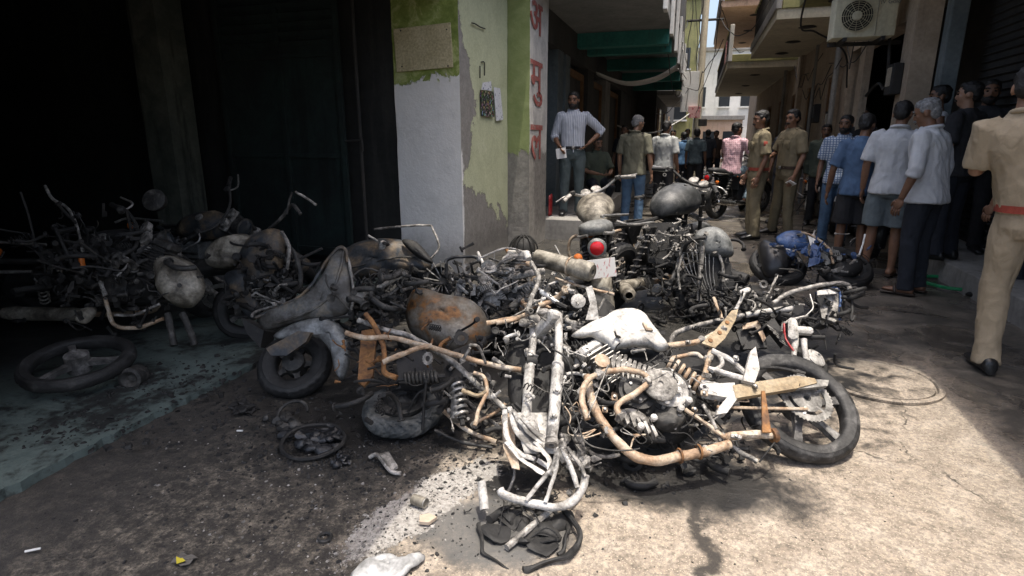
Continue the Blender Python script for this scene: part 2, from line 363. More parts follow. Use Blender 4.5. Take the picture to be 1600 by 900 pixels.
# ---------------------------------------------------------------- wall materials
def mat_wall(name, c1, c2, stain=(.06, .055, .05), amt=.5, sc=1.6, bump=.3):
    t = NT(name); p = t.pos(); n = t.noise(p, sc, 7, .68, .5); m = t.noise(p, 22, 5, .65)
    st = t.noise(t.mp(p, (3, 3, .35)), 2.2, 6, .65)
    c = t.mix(t.step(n, .3, .7), c1, c2); c = t.mix(t.m1('MULTIPLY', t.step(st, .52, .72), amt), c, stain)
    c = t.mix(.25, c, t.ramp(m, [(.3, (.2, .2, .2)), (.7, (.8, .8, .8))]), 'OVERLAY')
    return t.out(c, .88, 0, t.bump(t.m1('ADD', m, n), bump, .006))
M['soot'] = mat_wall('soot_black_wall', (.008, .009, .009), (.02, .021, .02), (.05, .05, .045), .35)
M['beige'] = mat_wall('beige_plaster', (.34, .27, .2), (.46, .37, .28))
M['cream'] = mat_wall('cream_plaster', (.5, .45, .33), (.62, .56, .42), amt=.25)
M['grey_c'] = mat_wall('grey_cement', (.2, .19, .175), (.31, .3, .275))
M['ceil'] = mat_wall('grey_soffit', (.17, .18, .175), (.25, .255, .245), amt=.3)
M['tealp'] = mat_wall('teal_paint', (.03, .16, .14), (.05, .24, .2), amt=.3)
M['whitew'] = mat_wall('white_plaster', (.6, .6, .57), (.74, .73, .7), (.3, .28, .25), .35)
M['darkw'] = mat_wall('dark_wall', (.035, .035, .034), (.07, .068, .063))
M['olive'] = mat_wall('olive_paint', (.2, .2, .08), (.3, .28, .12))
M['pinkp'] = mat_wall('peach_paint', (.5, .34, .24), (.6, .44, .33), amt=.3)
M['gatem'] = mat_wall('scorched_green_gate', (.008, .012, .012), (.014, .03, .027), (.004, .004, .004), .6)
M['colm'] = mat_wall('sooty_pale_column', (.05, .06, .05), (.12, .125, .1), (.015, .015, .013), .8)
M['bluep'] = mat_wall('blue_grey_paint', (.1, .125, .135), (.17, .2, .21), amt=.4)
M['woodf'] = mat_wall('brown_wood_frame', (.16, .08, .035), (.27, .15, .07), amt=.4)
M['iron'] = mat_wall('dark_iron', (.02, .02, .02), (.045, .043, .04), (.1, .05, .02), .3)
M['beam'] = M['tealp']
def mat_pier():
    t = NT('peeling_green_white_plaster'); p = t.pos(); x, y, z = t.xyz(p)
    nx = t.xyz(t.n('NewGeometry').outputs['Normal'])[0]
    n = t.noise(p, 3.2, 7, .7, .4); f = t.noise(p, 12, 6, .7, .2); g = t.noise(p, 45, 5, .65); sp = t.noise(p, 7, 6, .75, .8)
    wob = t.m1('ADD', t.m1('MULTIPLY', t.m1('SUBTRACT', n, .5), .9), t.m1('MULTIPLY', t.m1('SUBTRACT', f, .5), .22))
    grn = t.ramp(sp, [(.35, (.17, .23, .05)), (.5, (.25, .32, .08)), (.62, (.42, .46, .2)), (.8, (.52, .55, .3))])
    pale = t.ramp(n, [(.3, (.44, .47, .3)), (.55, (.53, .56, .37)), (.75, (.6, .62, .45))])
    wht = t.ramp(t.noise(p, 2.6, 7, .7, .3), [(.3, (.66, .66, .645)), (.5, (.8, .795, .78)), (.75, (.85, .845, .83))])
    gry = t.ramp(f, [(.3, (.21, .2, .185)), (.7, (.33, .315, .29))])
    # camera-facing side: green above, whitewash below
    mw = t.step(t.m1('ADD', z, t.m1('MULTIPLY', wob, .6)), 1.96, 1.94)
    A = t.mix(mw, grn, wht)
    # alley side: pale green with bare cement patches
    yy = t.m1('SUBTRACT', y, 5.5)
    low = t.step(t.m1('ADD', z, t.m1('ADD', wob, t.m1('MULTIPLY', yy, .42))), 1.02, .985)
    dz = t.m1('ABSOLUTE', t.m1('SUBTRACT', z, 1.74)); pd = t.m1('ADD', t.m1('MULTIPLY', yy, 1.0), t.m1('ADD', t.m1('MULTIPLY', dz, .55), t.m1('MULTIPLY', wob, .7)))
    mid = t.step(pd, .47, .445)
    edge = t.step(t.m1('ADD', yy, t.m1('MULTIPLY', wob, .25)), .06, .03)
    B = t.mix(t.m1('MAXIMUM', low, mid), pale, gry)
    B = t.mix(t.m1('MULTIPLY', edge, t.step(z, 1.3, 1.2)), B, wht)
    isx = t.m1('GREATER_THAN', nx, .5)
    col = t.mix(isx, A, B)
    drt = t.m1('MULTIPLY', t.step(t.m1('ADD', z, t.m1('MULTIPLY', wob, .5)), .55, .1), .55)
    col = t.mix(drt, col, (.09, .085, .075))
    col = t.mix(.22, col, t.ramp(g, [(.3, (.2,) * 3), (.7, (.8,) * 3)]), 'OVERLAY')
    lay = t.m1('ADD', t.m1('MULTIPLY', t.m1('SUBTRACT', 1, t.m1('MAXIMUM', low, mid)), isx), t.m1('MULTIPLY', mw, t.m1('SUBTRACT', 1, isx)))
    h = t.m1('ADD', t.m1('MULTIPLY', lay, 1.3), t.m1('ADD', t.m1('MULTIPLY', n, .9), t.m1('MULTIPLY', t.m1('ADD', f, g), .35)))
    return t.out(col, .85, 0, t.bump(h, .7, .012))
M['pier'] = mat_pier()
def mat_pier2():
    t = NT('green_sign_pillar_plaster'); p = t.pos(); x, y, z = t.xyz(p)
    nx = t.xyz(t.n('NewGeometry').outputs['Normal'])[0]; isx = t.m1('GREATER_THAN', nx, .5)
    n = t.noise(p, 4, 7, .7, .4); f = t.noise(p, 16, 6, .7)
    grn = t.mix(t.step(n, .3, .7), (.19, .235, .085), (.275, .32, .14)); wht = t.mix(t.step(n, .35, .65), (.4, .39, .37), (.58, .57, .53))
    gry = t.mix(t.step(f, .3, .7), (.17, .16, .145), (.28, .265, .24))
    c = t.mix(isx, grn, wht); lo = t.step(t.m1('ADD', z, t.m1('MULTIPLY', t.m1('SUBTRACT', n, .5), .5)), 1.24, 1.2)
    c = t.mix(lo, c, gry)
    return t.out(c, .88, 0, t.bump(t.m1('ADD', t.m1('ADD', n, f), t.m1('MULTIPLY', lo, -1)), .5, .01))
M['pier2'] = mat_pier2()

def wobble_box(a, b, d=.12, amp=.006, seed=0):
    """plastered block: gridded faces with slightly uneven surface and edges"""
    bm = bmesh.new(); bmesh.ops.create_cube(bm, size=1)
    a, b = V(a), V(b); c = (a + b) / 2; s = b - a
    for v in bm.verts: v.co = V((c.x + v.co.x * s.x, c.y + v.co.y * s.y, c.z + v.co.z * s.z))
    for ax in range(3):
        k = int(min(s[ax] / d, 60))
        for i in range(1, k):
            co = V(c); co[ax] = a[ax] + s[ax] * i / k; no = V((0, 0, 0)); no[ax] = 1
            bmesh.ops.bisect_plane(bm, geom=bm.verts[:] + bm.edges[:] + bm.faces[:], plane_co=co, plane_no=no)
    for v in bm.verts: v.co += noise.noise_vector(v.co * 2.3 + V((seed, 0, 0))) * amp + noise.noise_vector(v.co * 9) * amp * .5
    m = MB(); bm.verts.index_update(); m.v = [v.co.copy() for v in bm.verts]; m.f = [tuple(v.index for v in f.verts) for f in bm.faces]; bm.free(); return m

# ---------------------------------------------------------------- fire-gutted building on the left
B1 = thing('burnt_building', 'fire blackened open garage building with peeling green and white corner pillar', 'building', (-2.96, 5.5, 0))
wobble_box((-2.96, 5.5, -.02), (-2.25, 7.02, 3.3), .06, .006).build('corner_pillar', M['pier'], B1, True, 50)
MB().lo((-9.4, 5.51, -.05), (-2.97, 5.75, 3.3)).build('rear_wall', M['soot'], B1, False)
MB().lo((-9.4, .98, -.05), (-2.9, 1.15, 3.298)).build('street_wall', M['soot'], B1, False)  # never in view, added to keep the garage interior dark
MB().lo((-9.6, .98, -.05), (-9.402, 5.75, 3.3)).build('side_wall', M['soot'], B1, False)
MB().lo((-9.6, .5, 3.3), (-.56, 3.2, 3.5)).build('overhanging_slab', M['ceil'], B1, False)
MB().lo((-9.6, 3.202, 3.3), (-1.85, 7.02, 3.5)).build('roof_slab', M['ceil'], B1, False)
MB().lo((-.7, .5, 3.503), (-.56, 3.2, 4.2)).build('parapet', M['cream'], B1, False)
MB().lo((-2.62, 1.15, 2.66), (-2.42, 5.49, 3.298)).build('lintel', M['soot'], B1, False)  # beam above the view, added to block sky light from the garage
wobble_box((-5.62, 4.9, 0), (-5.27, 5.25, 3.3), .15, .006).build('inner_column', M['colm'], B1, True, 50)
# scorched plate on the pillar's white face
pl = MB().box((onY(661, 75, 5.485)), (.61, .014, .40), Matrix.Rotation(R(-2.5), 3, 'Y'), .004)
M['plate'] = patchy('yellowed_board', [(.3, (.38, .33, .19)), (.6, (.52, .46, .29)), (.8, (.58, .53, .36))], 5, (.6, .8), 0, .2, 50)
plo = pl.build('blank_board', M['plate'], B1)
for px, py in ((626, 48), (698, 46), (628, 104), (700, 103)):
    q = onY(px, py, 5.475); MB().lathe([(.008, 0), (.006, .006)], q, (0, -1, 0), 8).build('screw', M['iron'], plo)
# hooks on alley side
for pts in ([(737, 36), (742, 37), (750, 42), (758, 45)], [(752, 97), (757, 98), (757, 118)], [(750, 103), (750, 122)]):
    MB().tube([onX(px, py, -2.235) for px, py in pts], .006, 6, 3).build('hook', M['iron'], B1)
# gate leaf folded back inside
gate = MB().lo((-4.95, 5.38, .12), (-3.5, 5.41, 3.2)).build('metal_gate', M['gatem'], B1, False)
for x in (-4.95, -4.2, -3.5): MB().lo((x - .025, 5.34, .1), (x + .025, 5.378, 3.22)).build('gate_stile', M['gatem'], gate, False)
for z in (.2, 1.2, 2.2, 3.1): MB().lo((-4.92, 5.35, z - .02), (-3.53, 5.377, z + .02)).build('gate_rail', M['gatem'], gate, False)
for i in range(8): MB().box((-4.2, 5.36, 2.32 + i * .09), (1.38, .02, .05), Matrix.Rotation(R(35), 3, 'X')).build('gate_louvre', M['gatem'], gate, False)
MB().tube([(-3.3, 5.36, .1), (-3.3, 5.36, 3.3)], .018, 8).build('gate_post', M['iron'], B1)
MB().tube([(-3.5, 5.36, 1.35), (-3.27, 5.34, 1.36), (-3.27, 5.34, 1.25)], .012, 6).build('latch', M['iron'], B1)
# notices
def paper_mat(name, base, ink, sc, thr, ar=(1, 1, 1)):
    t = NT(name); p = t.mp(t.obj(), ar); n = t.noise(p, sc, 3, .6); k = t.step(n, thr, thr + .03)
    return t.out(t.mix(k, base, ink), .7, 0)
def pil_poster(quad, mat, X, name, label):
    q = [onX(px, py, X) for px, py in quad]
    o = MB().prism(q, (.004, 0, 0)).build(name, mat, None, False); recentre(o); return tag(o, label, 'poster', 'bills pasted on the pillar')
t = NT('dark_printed_bill'); p = t.obj(); n = t.noise(p, 38, 3, .6); br = t.voro(p, 26, 'F1', 1)
M['bill'] = t.out(t.mix(t.step(n, .55, .58), (.012, .016, .014), t.mix(.35, br, (.45, .35, .22))), .5, 0)
M['paper'] = paper_mat('white_handbill', (.66, .68, .72), (.06, .08, .2), 30, .6)
pil_poster([(750, 141), (770, 143), (772, 183), (752, 181)], M['bill'], -2.236, 'printed_poster', 'dark printed bill pasted on pale green side of the pillar')
pil_poster([(754, 129), (767, 127), (768, 142), (752, 140)], M['paper'], -2.2365, 'torn_poster', 'torn scrap of white paper above the dark bill')
pil_poster([(771, 136), (781, 138), (786, 187), (775, 189)], M['paper'], -2.236, 'strip_poster', 'narrow white handbill strip right of the dark bill')

# ---------------------------------------------------------------- shop row beyond, left side
B2 = thing('shop_row', 'shadowed shop row with sign pillar, dark doorways and teal beams', 'building', (-2.6, 8, 0))
wobble_box((-2.7, 7.03, -.02), (-1.97, 7.9, 3.3), .08, .006, 4).build('sign_pillar', M['pier2'], B2, True, 50)
M['redink'] = patchy('faded_red_paint', [(.35, (.34, .2, .17)), (.48, (.3, .09, .075)), (.6, (.33, .07, .06)), (.75, (.42, .3, .27))], 14, (.8, .9), 0, .1, 60)
def glyph(ch, c, h, wscale, parent):
    cu = bpy.data.curves.new('glyph', 'FONT'); cu.body = ch; cu.size = 1; cu.extrude = .0012; cu.offset = .012
    o = bpy.data.objects.new('glyph', cu); COL.objects.link(o)
    dg = bpy.context.evaluated_depsgraph_get(); me = bpy.data.meshes.new_from_object(o.evaluated_get(dg)); bpy.data.objects.remove(o)
    xs = [v.co.x for v in me.vertices]; ys = [v.co.y for v in me.vertices]
    x0, x1, y0, y1 = min(xs), max(xs), min(ys), max(ys)
    mb = MB()
    mb.v = [V((c[0] + v.co.z, c[1] + ((v.co.x - x0) / (x1 - x0) - .5) * wscale, c[2] + ((v.co.y - y0) / (y1 - y0) - .5) * h)) for v in me.vertices]
    mb.f = [tuple(p.vertices) for p in me.polygons]
    return mb.build('painted_letter', M['redink'], parent, False)
for ch, y0, y1 in (('अ', 2, 54), ('मु', 95, 166), ('ल', 195, 250)):
    a, b = onX(838, y0, -1.958), onX(840, y1, -1.958)
    glyph(ch, (-1.962, (a.y + b.y) / 2, (a.z + b.z) / 2), abs(a.z - b.z), .58, B2)
MB().lo((-2.9, 7.9, -.02), (-1.45, 22, .28), .01).build('plinth', M['grey_c'], B2, False)
MB().lo((-4.6, 7.95, .28), (-4.5, 22, 3.2)).build('inner_wall', M['cream'], B2, False)
MB().lo((-4.5, 9.55, .28), (-2.45, 9.7, 3.2)).build('party_wall', M['cream'], B2, False)
# front piers and door frames of the shops
def dr(y0, y1, mat, nm, x0=-2.5, x1=-2.2, z0=.28, z1=3.2): return MB().lo((x0, y0, z0), (x1, y1, z1), .006).build(nm, M[mat], B2, False)
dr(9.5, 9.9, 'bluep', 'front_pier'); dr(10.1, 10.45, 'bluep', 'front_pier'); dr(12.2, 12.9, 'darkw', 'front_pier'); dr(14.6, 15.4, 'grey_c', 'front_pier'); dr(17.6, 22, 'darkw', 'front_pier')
for y0, y1 in ((10.46, 12.19), (12.91, 14.59), (15.41, 17.59)):
    f = MB(); f.lo((-2.38, y0, .28), (-2.28, y0 + .12, 2.5)); f.lo((-2.38, y1 - .12, .28), (-2.28, y1, 2.5)); f.lo((-2.38, y0, 2.503), (-2.28, y1, 2.62)); f.build('door_frame', M['woodf'], B2, False)
    MB().lo((-2.36, y0 + .13, .28), (-2.33, y1 - .13, 2.5)).build('door_leaf', M['darkw'], B2, False)
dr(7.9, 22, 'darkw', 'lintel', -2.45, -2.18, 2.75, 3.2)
MB().lo((-4.7, 7.025, 3.2), (-1.6, 8.0, 3.4)).build('canopy_slab', M['ceil'], B2, False)
MB().lo((-4.7, 8.002, 3.2), (-.56, 22, 3.4)).build('overhanging_slab', M['ceil'], B2, False)
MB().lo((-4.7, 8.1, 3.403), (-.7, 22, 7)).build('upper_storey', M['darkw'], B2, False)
for y in (10.9, 11.9, 14.5, 17.5, 20.5): MB().lo((-2.2, y, 2.96), (-.6, y + .25, 3.198), .006).build('soffit_beam', M['beam'], B2, False)
for i in range(7): MB().lo((-.555, 8.3 + i * 1.9, 3.0), (-.5, 8.55 + i * 1.9, 3.95), .006).build('railing_post', M['whitew'], B2, False)
o = MB().lo((-2.52, 8.5, 1.45), (-2.4, 8.9, 1.85), .01); fan = tag(recentre(o.build('wall_cabinet', M['plastic'])), 'small black box hanging inside the shop doorway behind striped shirt man', 'cabinet')
fan.location.x -= 1.4; fan.location.y += .2
# far left house, dark, leaning awning
B3 = thing('far_left_house', 'dark far house past the teal beams on the left', 'building', (-2, 26, 0))
MB().lo((-5, 22.02, -.05), (-1.5, 38, 7)).build('wall', M['darkw'], B3, False)
MB().lo((-1.5, 22.1, 2.9), (-.7, 30, 3.05)).build('balcony_slab', M['grey_c'], B3, False)
for i in range(3):
    w_ = MB().lo((-1.52, 23 + i * 4, 1.2), (-1.46, 24.6 + i * 4, 2.5)).build('window', M['glass'], B3, False)
    MB().lo((-1.5, 22.9 + i * 4, 1.1), (-1.4, 24.7 + i * 4, 1.19)).build('window_sill', M['grey_c'], B3, False)
    MB().lo((-1.48, 22.85 + i * 4, 1.2), (-1.42, 22.99 + i * 4, 2.5)).build('window_jamb', M['pinkp'], B3, False)
o = MB(); P0 = [(-2.2, 13.0, 2.78), (-1.6, 13.4, 2.6), (-1.0, 13.8, 2.72), (-.55, 14.1, 3.0)]
o.sheet([[V(p) + V((0, .9 * k / 4, -.05 * math.sin(k * .8))) for p in catmull([V(q) for q in P0], 5)] for k in range(5)])
tag(recentre(o.build('tarpaulin', M['whitew'], None, True, 60, .01)), 'pale sagging cloth strung under the teal beams', 'tarpaulin')

# ---------------------------------------------------------------- right side
B4 = thing('shutter_building', 'dark shop building with steel shutter on the right behind the crowd', 'building', (2.9, 4, 0))
MB().lo((2.75, 1.2, -.05), (6, 3.4, 3.4)).build('front_wall', M['darkw'], B4, False)
MB().lo((4.2, 3.42, -.05), (6, 8.2, 3.4)).build('inner_wall', M['darkw'], B4, False)
MB().lo((2.42, 3.42, -.02), (4.19, 8.2, .2), .01).build('plinth', M['grey_c'], B4, False)
sh = MB().lo((2.98, 5.6, .25), (2.99, 8.1, 3.3)).build('roller_shutter', M['iron'], B4, False)
for i in range(38):
    MB().tube([(2.985, 5.6, .27 + i * .08), (2.985, 8.1, .27 + i * .08)], .036, 8, 0, True, .35).build('shutter_slat', M['iron'], sh)
MB().lo((2.55, 7.98, .2), (2.72, 8.15, 3.4), .01).build('door_post', M['bluep'], B4, False)
MB().lo((1.85, 1.2, 3.4), (6, 3.58, 3.58)).build('awning_slab', M['ceil'], B4, False)
MB().lo((1.2, 3.6, 3.4), (6, 8.2, 3.58)).build('balcony_slab', M['ceil'], B4, False)
MB().lo((2.7, 1.2, 3.583), (6, 8.2, 5.4)).build('upper_storey', M['beige'], B4, False)
MB().lo((1.2, 3.6, 3.583), (1.28, 8.2, 4.3)).build('parapet', M['grey_c'], B4, False)

B5 = thing('beige_house', 'long beige plaster house with dark windows and balconies on the right', 'building', (2.3, 9, 0))
ops = [(8.6, 11.3, .15, 2.75), (12.2, 13.0, .15, 2.5), (14.2, 15.2, 1.0, 2.5), (16.6, 17.5, .15, 2.5), (19, 20.2, 1.0, 2.5), (22, 23.2, .15, 2.5), (25.5, 27, 1.0, 2.5)]
y = 8.22; wallp = []
for (a, b, z0, z1) in ops:
    wallp.append(((2.3, y, -.05), (2.55, a, 3.4))); wallp.append(((2.3, a, z1), (2.55, b, 3.4)))
    if z0 > .3: wallp.append(((2.3, a, -.05), (2.55, b, z0)))
    y = b
wallp.append(((2.3, y, -.05), (2.55, 32, 3.4)))
mb = MB()
for a, b in wallp: mb.lo(a, b)
mb.build('front_wall', M['beige'], B5, False)
MB().lo((3.6, 8.22, -.05), (3.7, 32, 3.4)).build('inner_wall', M['darkw'], B5, False)
for (a, b, z0, z1) in ops[1:]:
    f = MB(); f.lo((2.33, a + .002, z0), (2.42, a + .08, z1 - .002)); f.lo((2.33, b - .08, z0), (2.42, b - .002, z1 - .002)); f.lo((2.33, a + .08, z1 - .08), (2.42, b - .08, z1 - .002))
    fo = f.build('window_frame' if z0 > .5 else 'door_frame', M['woodf'], B5, False)
    MB().lo((2.43, a + .01, z0), (2.46, b - .01, z1 - .01)).build('pane' if z0 > .5 else 'door_leaf', M['glass'] if z0 > .5 else M['darkw'], fo, False)
    if z0 > .5:
        for k in range(6): MB().tube([(2.36, a + .1 + (b - a - .2) * k / 5, z0), (2.36, a + .1 + (b - a - .2) * k / 5, z1 - .08)], .01, 6).build('bar', M['iron'], fo)
for yy in (9.9, 11.75, 15.9, 18.4): MB().lo((2.2, yy, .0), (2.298, yy + .3, 3.4)).build('pilaster', M['beige'], B5, False)
MB().lo((2.31, 8.22, 3.402), (6, 32, 8.2)).build('upper_storey', M['beige'], B5, False)
def balcony(y0, y1, x0, z, rail, mat, dx=0):
    b = MB().lo((x0, y0, z), (2.305, y1, z + .16)).build('balcony_slab', M[mat], B5, False)
    MB().lo((x0 - .03, y0 - .03, z + .16), (x0 + .06, y1 + .03, z + .34), .01).build('fascia', M['grey_c'], b, False)
    MB().lo((x0 + .07, y0 - .03, z + .16), (2.303, y0 + .05, z + .34), .01).build('side_fascia', M['olive'], b, False)
    for k in range(int((y1 - y0) / .3)):
        MB().tube([(x0 + .02, y0 + .1 + k * .3, z + .34), (x0 + .02, y0 + .1 + k * .3, z + 1.05)], .016, 6).build('baluster', M['iron'], b)
    MB().tube([(x0 + .02, y0, z + 1.05), (x0 + .02, y1, z + 1.05)], .03, 8).build('handrail', M['olive'], b)
    for k in range(3): MB().lathe([(.12, 0), (.15, -.012), (.05, -.03)], ((x0 + 2.3) / 2, y0 + (k + .5) * (y1 - y0) / 3, z), (0, 0, 1), 12).build('ceiling_rose', M['iron'], b)
    return b
balcony(8.25, 10.6, 1.35, 3.35, 1, 'olive'); balcony(11.2, 16.2, 1.1, 3.3, 1, 'cream'); balcony(17.2, 28, .6, 3.2, 1, 'cream')
balcony(13.5, 16.6, .38, 4.75, 1, 'pinkp'); balcony(18.2, 26, .35, 4.9, 1, 'pinkp')
MB().lo((.6, 17.0, 3.36), (.7, 17.17, 4.25), .01).build('end_post', M['whitew'], B5, False)
# air conditioner
ac = thing('air_conditioner', 'cream air conditioner outdoor unit on bracket above the crowd', 'air conditioner', (1.8, 8.7, 2.55))
a_, b_ = onY(1300, 58, 8.55), onY(1399, 50, 8.55)
X0, X1, Z0 = a_.x, b_.x, onY(1350, 58, 8.55).z; Wd = X1 - X0; Z1 = Z0 + Wd * .72
M['acm'] = mat_wall('yellowed_casing', (.5, .47, .34), (.6, .57, .43), (.25, .22, .15), .35)
MB().lo((X0, 8.55, Z0), (X1, 8.87, Z1), .012).build('casing', M['acm'], ac)
fc = V((X0 + Wd * .36, 8.545, Z0 + (Z1 - Z0) * .5)); fr = Wd * .26
MB().lathe([(fr, 0), (fr, -.02), (fr * .97, -.02), (fr * .97, 0)], fc, (0, 1, 0), 32).build('fan_ring', M['acm'], ac)
MB().lathe([(fr * .96, -.004), (0.001, -.004)], fc, (0, 1, 0), 32).build('fan_recess', M['plastic'], ac)
gr = MB()
for k in range(1, 7): gr.torus(fc + V((0, -.016, 0)), (0, 1, 0), fr * k / 7, .003, 32, 5)
for k in range(12):
    a = k * math.pi / 6; gr.tube([fc + V((0, -.016, 0)), fc + V((math.cos(a) * fr, -.016, math.sin(a) * fr))], .003, 5)
gr.build('fan_grille', M['acm'], ac); MB().lathe([(.06, 0), (.05, -.03), (.01, -.035)], fc, (0, 1, 0), 16).build('fan_hub', M['acm'], ac)
MB().lo((X0 + Wd * .68, 8.54, Z0 + .02), (X0 + Wd * .685, 8.549, Z1 - .02)).build('panel_seam', M['grey_c'], ac, False)
for x in (X0 + .12, X1 - .15):
    MB().lo((x, 8.5, Z0 - .045), (x + .04, 8.95, Z0 - .002)).build('bracket', M['iron'], ac, False)
MB().lo((X0 + .02, 8.9, Z0 - .05), (2.36, 8.94, Z0 - .003)).build('wall_arm', M['iron'], ac, False)
def small_text(s_, c, h, mat, parent, name='lettering'):
    cu = bpy.data.curves.new('t', 'FONT'); cu.body = s_; cu.size = h * 1.35; cu.extrude = .001; cu.align_x = 'CENTER'
    o = bpy.data.objects.new('t', cu); COL.objects.link(o); dg = bpy.context.evaluated_depsgraph_get()
    me = bpy.data.meshes.new_from_object(o.evaluated_get(dg)); bpy.data.objects.remove(o)
    mb = MB(); mb.v = [V((c[0] + v.co.x, c[1] - v.co.z, c[2] + v.co.y)) for v in me.vertices]; mb.f = [tuple(p.vertices) for p in me.polygons]
    return mb.build(name, mat, parent, False)
small_text('IV Gold', (X0 + Wd * .86, 8.545, onY(1380, 3, 8.55).z - .02), .05, M['bluep'], ac)
def hose(pts, r, nm, label, cat, mat, grp=None, sm=8):
    o = MB().tube([V(p) for p in pts], r, 7, sm).build(nm, M[mat]); recentre(o); return tag(o, label, cat, grp)
hose([(X1, 8.8, Z0 + .1), (2.2, 8.7, 2.3), (2.25, 8.9, 2.0), (2.28, 9.4, 2.1), (2.28, 10.2, 1.9)], .02, 'drain_pipe', 'black pipe looping from the air conditioner to the wall', 'pipe', 'plastic')

# ---------------------------------------------------------------- end of the lane
def far_block(name, label, x0, x1, y0, y1, h, mat, wins, roofm='grey_c'):
    b = thing(name, label, 'building', ((x0 + x1) / 2, y0, 0))
    MB().lo((x0, y0, -.05), (x1, y1, h)).build('wall', M[mat], b, False)
    MB().lo((x0 - .1, y0 - .15, h + .002), (x1 + .1, y1, h + .25), .01).build('cornice', M[roofm], b, False)
    for (wx, wz, ww, wh) in wins:
        w_ = MB().lo((wx, y0 - .03, wz), (wx + ww, y0 + .02, wz + wh)).build('window', M['glass'], b, False)
        MB().lo((wx - .08, y0 - .12, wz - .1), (wx + ww + .08, y0 - .032, wz - .002)).build('sill', M['whitew'], w_, False)
    return b
far_block('white_end_house', 'white house closing the far end of the lane', -1.2, 5, 44, 50, 7.2, 'whitew', [(1.2, 3.6, .7, 1.3), (2.6, 3.6, .7, 1.3), (1.2, .6, 1.0, 1.9), (-.4, 3.6, .7, 1.3)])
far_block('peach_gatehouse', 'low peach building under the white end house', -.2, 2.6, 40, 43.5, 2.6, 'pinkp', [(.3, .3, .7, 1.6), (1.5, .3, .7, 1.6)])
far_block('yellow_tall_house', 'ochre tall house behind the power lines at the lane end', -4.5, -.4, 39, 43.8, 9.5, 'olive', [(-1.6, 5.6, .8, 1.2), (-1.6, 2.6, .8, 1.2), (-3, 5.6, .8, 1.2)])
pole = thing('power_pole', 'pale concrete power pole with white board and tangled cables', 'pole', (-.05, 18.2, 0))
MB().tube([(-.05, 18.2, -.1), (-.05, 18.2, 7.5)], [.12, .08], 10).build('shaft', M['cream'], pole)
bd = MB().lo((-.55, 18.05, 2.15), (-.08, 18.09, 3.25), .006).build('meter_board', M['whitew'], pole, False)
sg = MB().lo((-.32, 17.98, 1.98), (.02, 18.04, 2.3), .006).build('pink_sign', M['paper'], pole, False)
M['pinkpaper'] = paper_mat('pink_notice', (.6, .35, .33), (.4, .08, .1), 9, .55); sg.data.materials[0] = M['pinkpaper']
MB().lo((-.02, 18.0, 1.75), (.22, 18.08, 1.95), .02).build('junction_box', M['iron'], pole)
for z in (4.6, 5.3, 6.2): MB().tube([(-.55, 18.2, z), (.45, 18.2, z)], .035, 6).build('cross_arm', M['iron'], pole)
for k, (a, b, sag) in enumerate([((-.5, 18, 2.6), (-1.5, 22.5, 2.3), .2), ((-.3, 18, 2.1), (-2.1, 16.5, 1.75), .35), ((-.4, 18.2, 6.2), (-.2, 38, 5), .5), ((.3, 18.2, 5.3), (1.2, 21, 4.1), .5), ((.4, 18.2, 4.6), (1.25, 12, 4.2), .7),
        ((-.5, 18.2, 4.6), (-.6, 9, 3.8), .5), ((-.2, 18.1, 2.9), (-.15, 18.15, 5.2), -.05), ((-.5, 18.1, 2.4), (-.4, 18.15, 5.2), .1), ((-.45, 18.2, 5.3), (-.62, 12, 5), .4), ((.45, 18.2, 6.2), (.8, 9, 4.6), .8)]):
    a, b = V(a), V(b); pts = [a.lerp(b, i / 8) + V((.03 * math.sin(i * 2 + k), 0, -sag * 4 * (i / 8) * (1 - i / 8))) for i in range(9)]
    nm = ['sagging from the white meter board to the dark left house', 'drooping low from the pole towards the shop row', 'running from the pole top to the lane end', 'from the pole to the far upper balcony', 'from the pole to the nearer right balcony', 'from the pole along the left railing', 'hanging tight above the white board', 'hanging loose beside the white board', 'strung high along the left houses', 'strung from the pole top over the lane'][k]
    hose(pts, .011 if k != 1 else .02, 'cable', ('pale' if k < 2 else 'black') + ' cable ' + nm, 'cable', 'whitew' if k < 2 else 'plastic', 'overhead cables', 3)
hose([(1.28, 9, 3.6), (1.32, 10, 3.0), (1.6, 10.4, 2.95), (2.1, 10.8, 2.7), (2.28, 11.2, 2.2)], .014, 'cable', 'black cable drooping below the olive balcony', 'cable', 'plastic', 'overhead cables')
o = MB().lo((.55, 17.6, 3.4), (.568, 18.2, 3.95)); tag(recentre(o.build('balcony_notice', M['pinkpaper'], None, False)), 'small pink notice hung on the right balcony', 'notice')
# manhole ring set in the cement
mh = gnd(1368, 592); mz = .004
M['manc'] = mat_wall('worn_cement', (.2, .168, .13), (.27, .23, .18), (.07, .063, .053), .7)
man = thing('manhole', 'round cement manhole cover at the sunlit patch edge', 'manhole', (mh.x, mh.y, 0))
MB().lathe([(.335, -.01), (.335, .003), (.325, .006), (.305, .006), (.30, -.004)], (mh.x, mh.y, mz), (0, 0, 1), 48, False).build('rim', M['ground'], man)
MB().lathe([(.292, -.012), (.290, .003), (.27, .004), (.001, .004)], (mh.x, mh.y, mz), (0, 0, 1), 48, False).build('cover', M['ground'], man)
# green hose coil
hp = gnd(1500, 456)
pts = [V((hp.x + .23 * math.cos(a) * (1 + .06 * math.sin(3 * a)), hp.y + .25 + .28 * math.sin(a), .02 + .008 * (a / 6))) for a in [k * .35 for k in range(40)]]
pts += [pts[-1] + V((.05, .2, .15)), pts[-1] + V((.0, .5, .25)), pts[-1] + V((.35, .6, .1)), pts[-1] + V((.7, .3, -.02))]
hose(pts, .012, 'garden_hose', 'green hose coiled on wet ground behind the near officer', 'hose', 'greenhose', None, 3)

